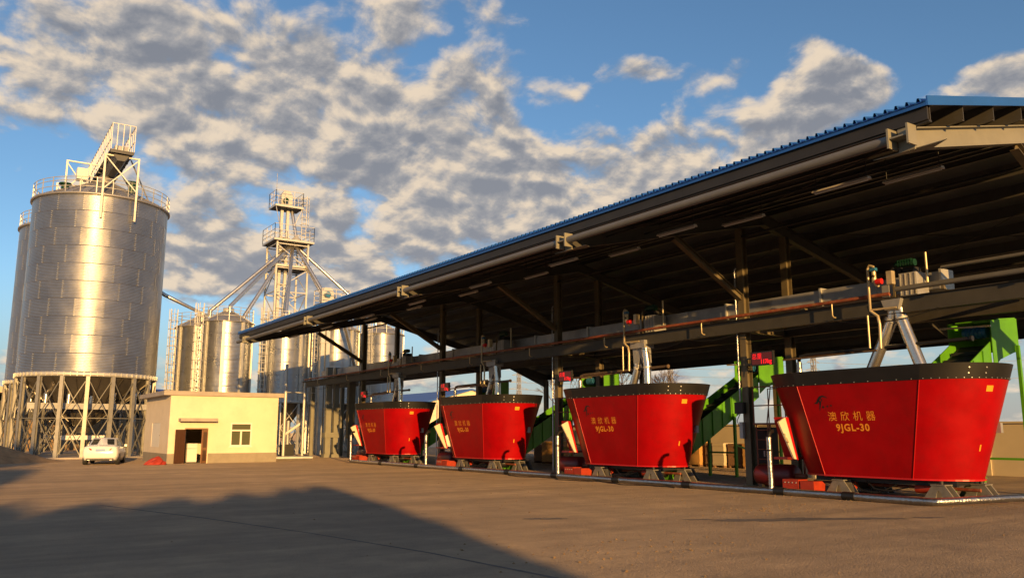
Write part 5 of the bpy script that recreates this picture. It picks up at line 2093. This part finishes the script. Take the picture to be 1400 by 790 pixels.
def bare_tree(x, y, h, label, seed):
    rr = random.Random(seed)
    t = thing('bare_tree', label, 'tree', (x, y, 0), 'bare trees beyond the wall')
    MB().tube((x, y, 0), (x, y, h * .35), .22, 8, .15).build('trunk', 'bark', t)
    m = MB()

    def grow(p, dv, l, r, dep):
        q = p + dv * l
        m.tube(p, q, r, 5, r * .65, cap=False)
        if dep == 0:
            return
        for k in range(3):
            nd = (dv + Vector((rr.uniform(-.7, .7), rr.uniform(-.7, .7), rr.uniform(-.25, .4)))).normalized()
            grow(q, nd, l * rr.uniform(.6, .85), r * .62, dep - 1)
    for k in range(4):
        grow(Vector((x, y, h * .35)), Vector((rr.uniform(-.6, .6), rr.uniform(-.6, .6), 1)).normalized(), h * .24, .11, 4)
    m.build('crown', 'bark', t)


bare_tree(76, 86, 11, 'bare leafless tree seen under the rear eave right of the third tub', 2)
bare_tree(83, 84, 10, 'bare leafless tree farther right behind the second tub', 5)
bare_tree(71, 92, 9.5, 'small bare leafless tree nearest the distant warehouse', 9)

# ------------------------------------------------------------------ clutter at the far end of the row
def far_end():
    t = thing('feed_elevator', 'cream painted feed elevator trunks standing past the farthest tub', 'elevator', (22.9, 57.4, 0))
    MB().box(22.55, 22.95, 57.2, 57.55, .25, 6.4).build('elevator_trunk', 'steel_cream', t)
    MB().box(23.15, 23.5, 57.2, 57.55, .25, 6.4).build('elevator_trunk', 'steel_cream', t)
    MB().box(22.45, 23.6, 57.1, 57.65, 0, .248).build('boot', 'steel_cream', t)
    for z in (1.4, 3.4, 5.2):
        MB().box(22.47, 23.58, 57.12, 57.63, z, z + .35 if z < 2 else z + .08).build('trunk_flange', 'steel_cream', t)
    MB().box(24.0, 24.5, 56.6, 57.0, 1.35, 5.4).build('return_duct', 'steel_grey', t)
    MB().box(24.12, 24.38, 56.7, 56.9, 0, 1.348).build('duct_leg', 'steel_grey', t)
    o = MB().tube((20.3, 53.6, .12), (17.6, 54.3, .12), .12, 12).build('loose_pipe', 'galv_dull')
    tag(o, 'short grey pipe lying on the ground right of the cabin', 'pipe')
    t = thing('sack_stack', 'white sacks stacked under the silo right of the cabin', 'sack', (19.6, 62.5, 0))
    rr = random.Random(8)
    for k, (dx, dy, z) in enumerate(((0, 0, 0), (.75, .1, 0), (.35, .0, .32), (.4, .05, .64))):
        m = MB()
        m.lathe([(.0, 0), (.30, .02), (.40, .14), (.33, .29), (.0, .32)], (0, 0, 0), 12)
        m.v = [(19.3 + dx + a * 1.15, 62.4 + dy + b * .8, z + c) for a, b, c in m.v]
        m.build('sack', 'white', t)
    t = thing('pump_unit', 'dark pump unit with pipework below the small silos', 'pump', (20.9, 60.4, 0))
    MB().box(20.5, 21.3, 60.1, 60.8, 0, .9).build('base', 'steel_dark', t)
    MB().tube((20.9, 60.4, .9), (20.9, 60.4, 2.6), .14, 10).build('stand_pipe', 'galv_dull', t)
    MB().tube((20.6, 60.2, 1.6), (21.9, 60.6, 2.4), .1, 10).build('cross_pipe', 'white', t)
    for k, (x, y) in enumerate(((21.35, 55.4), (21.75, 55.6))):
        MB()
    t = thing('standing_pipe', 'bright vertical pipe standing beside the gantry column', 'pipe', (21.6, 58.4, 0))
    MB().tube((21.35, 58.5, 0), (21.35, 58.5, 5.3), .09, 10).build('pipe_run', 'galv_post', t)
    MB().tube((20.0, 58.6, 0), (20.0, 58.6, 6.6), .11, 10).build('pipe_run', 'galv_post', t)
    MB().bar((20.0, 58.6, 4.6), (22.3, 58.6, 4.6), .06).build('pipe_tie', 'galv_post', t)


far_end()


def crumbs():
    rr = random.Random(21)
    m = MB()

    def bit(x, y, s):
        a = rr.uniform(0, PI)
        vs = [(x + s * math.cos(a + q), y + s * .6 * math.sin(a + q), .003) for q in (0, 1.6, 3.1, 4.7)]
        vs.append((x, y, .003 + s * .7))
        m.add(vs, [(0, 1, 4), (1, 2, 4), (2, 3, 4), (3, 0, 4)])
    for cx, cy, sx, sy, n in ((15.9, 13.0, 1.1, .5, 130), (19.9, 15.4, .25, 1.2, 170), (20.0, 25.5, .3, 1.6, 130), (20.0, 34.0, .4, 3.0, 120), (8.6, 9.8, 1.4, .9, 90), (20.3, 11.5, .5, 1.2, 50), (14, 18, 5, 6, 150)):
        for _ in range(n):
            bit(rr.gauss(cx, sx), rr.gauss(cy, sy), rr.uniform(.012, .034))
    o = m.build('feed_crumbs', 'crumb')
    o['kind'] = 'stuff'
    tag(o, 'scattered yellow feed crumbs on the yard before the tubs', 'feed crumbs')


crumbs()


# ------------------------------------------------------------------ trees behind the viewer, whose shade falls across the yard
def shade_trees():
    rr = random.Random(31)
    sd, pe = Vector((.276, .961, 0)), Vector((.961, -.276, 0))

    def crown(w, h, n, seed, zb, sm=1.0):
        r2 = random.Random(seed)
        m = MB()
        for i in range(n):
            th = r2.uniform(0, 2 * PI)
            v = r2.random()
            z = zb + (h - zb) * v
            prof = (1 - v ** 5) ** .55
            rad = w * prof * math.sqrt(r2.random()) * (1 + .16 * math.sin(3 * th + 5 * v))
            c = Vector((rad * math.cos(th), rad * math.sin(th), z))
            a = Vector((r2.uniform(-1, 1), r2.uniform(-1, 1), r2.uniform(-1, 1))).normalized()
            b = a.orthogonal().normalized()
            s = r2.uniform(.22, .5) * sm
            m.add([c - a * s, c + b * s * .5, c + a * s, c - b * s * .5], [(0, 1, 2, 3)])
        return m
    def ht(reach):
        return (reach + 35) * math.tan(R(SUN_EL))
    specs = [(-14.2, ht(72), 4.4, 4600, 'tall dark tree farthest left behind the viewer'), (-9.9, ht(45), 3.4, 4200, 'tall dark tree second from left behind the viewer'),
             (-7.4, ht(22.5), 2.6, 3600, 'low tree third from left behind the viewer'), (-5.2, ht(22.2), 2.4, 3600, 'low tree fourth from left behind the viewer'),
             (-3.2, ht(22.2), 2.3, 3600, 'low tree fifth from left behind the viewer'), (-1.4, ht(23.2), 2.2, 3600, 'low tree just left of straight behind the viewer'),
             (.2, ht(24.4), 2.1, 3600, 'low tree straight behind the viewer'), (1.5, ht(25.6), 2.0, 3600, 'low tree just right of straight behind the viewer'), (2.5, ht(27), 1.5, 3600, 'narrow tree at the right end of the left group behind the viewer')]
    for k, (a, h, w, nleaf, nm) in enumerate(specs):
        p = pe * a + sd * -35
        t = thing('shade_tree', nm, 'tree', (p.x, p.y, 0), 'trees behind the viewer')
        MB().tube((p.x, p.y, 0), (p.x, p.y, h * .45), .22, 8, .14).build('trunk', 'bark', t)
        m = crown(w, h, nleaf, 40 + k, .5 if a < 10 else 2.0, 1.0 if a < 10 else .42)
        m.v = [(x + p.x, y + p.y, z) for x, y, z in m.v]
        m.build('crown', 'leaf', t)


shade_trees()
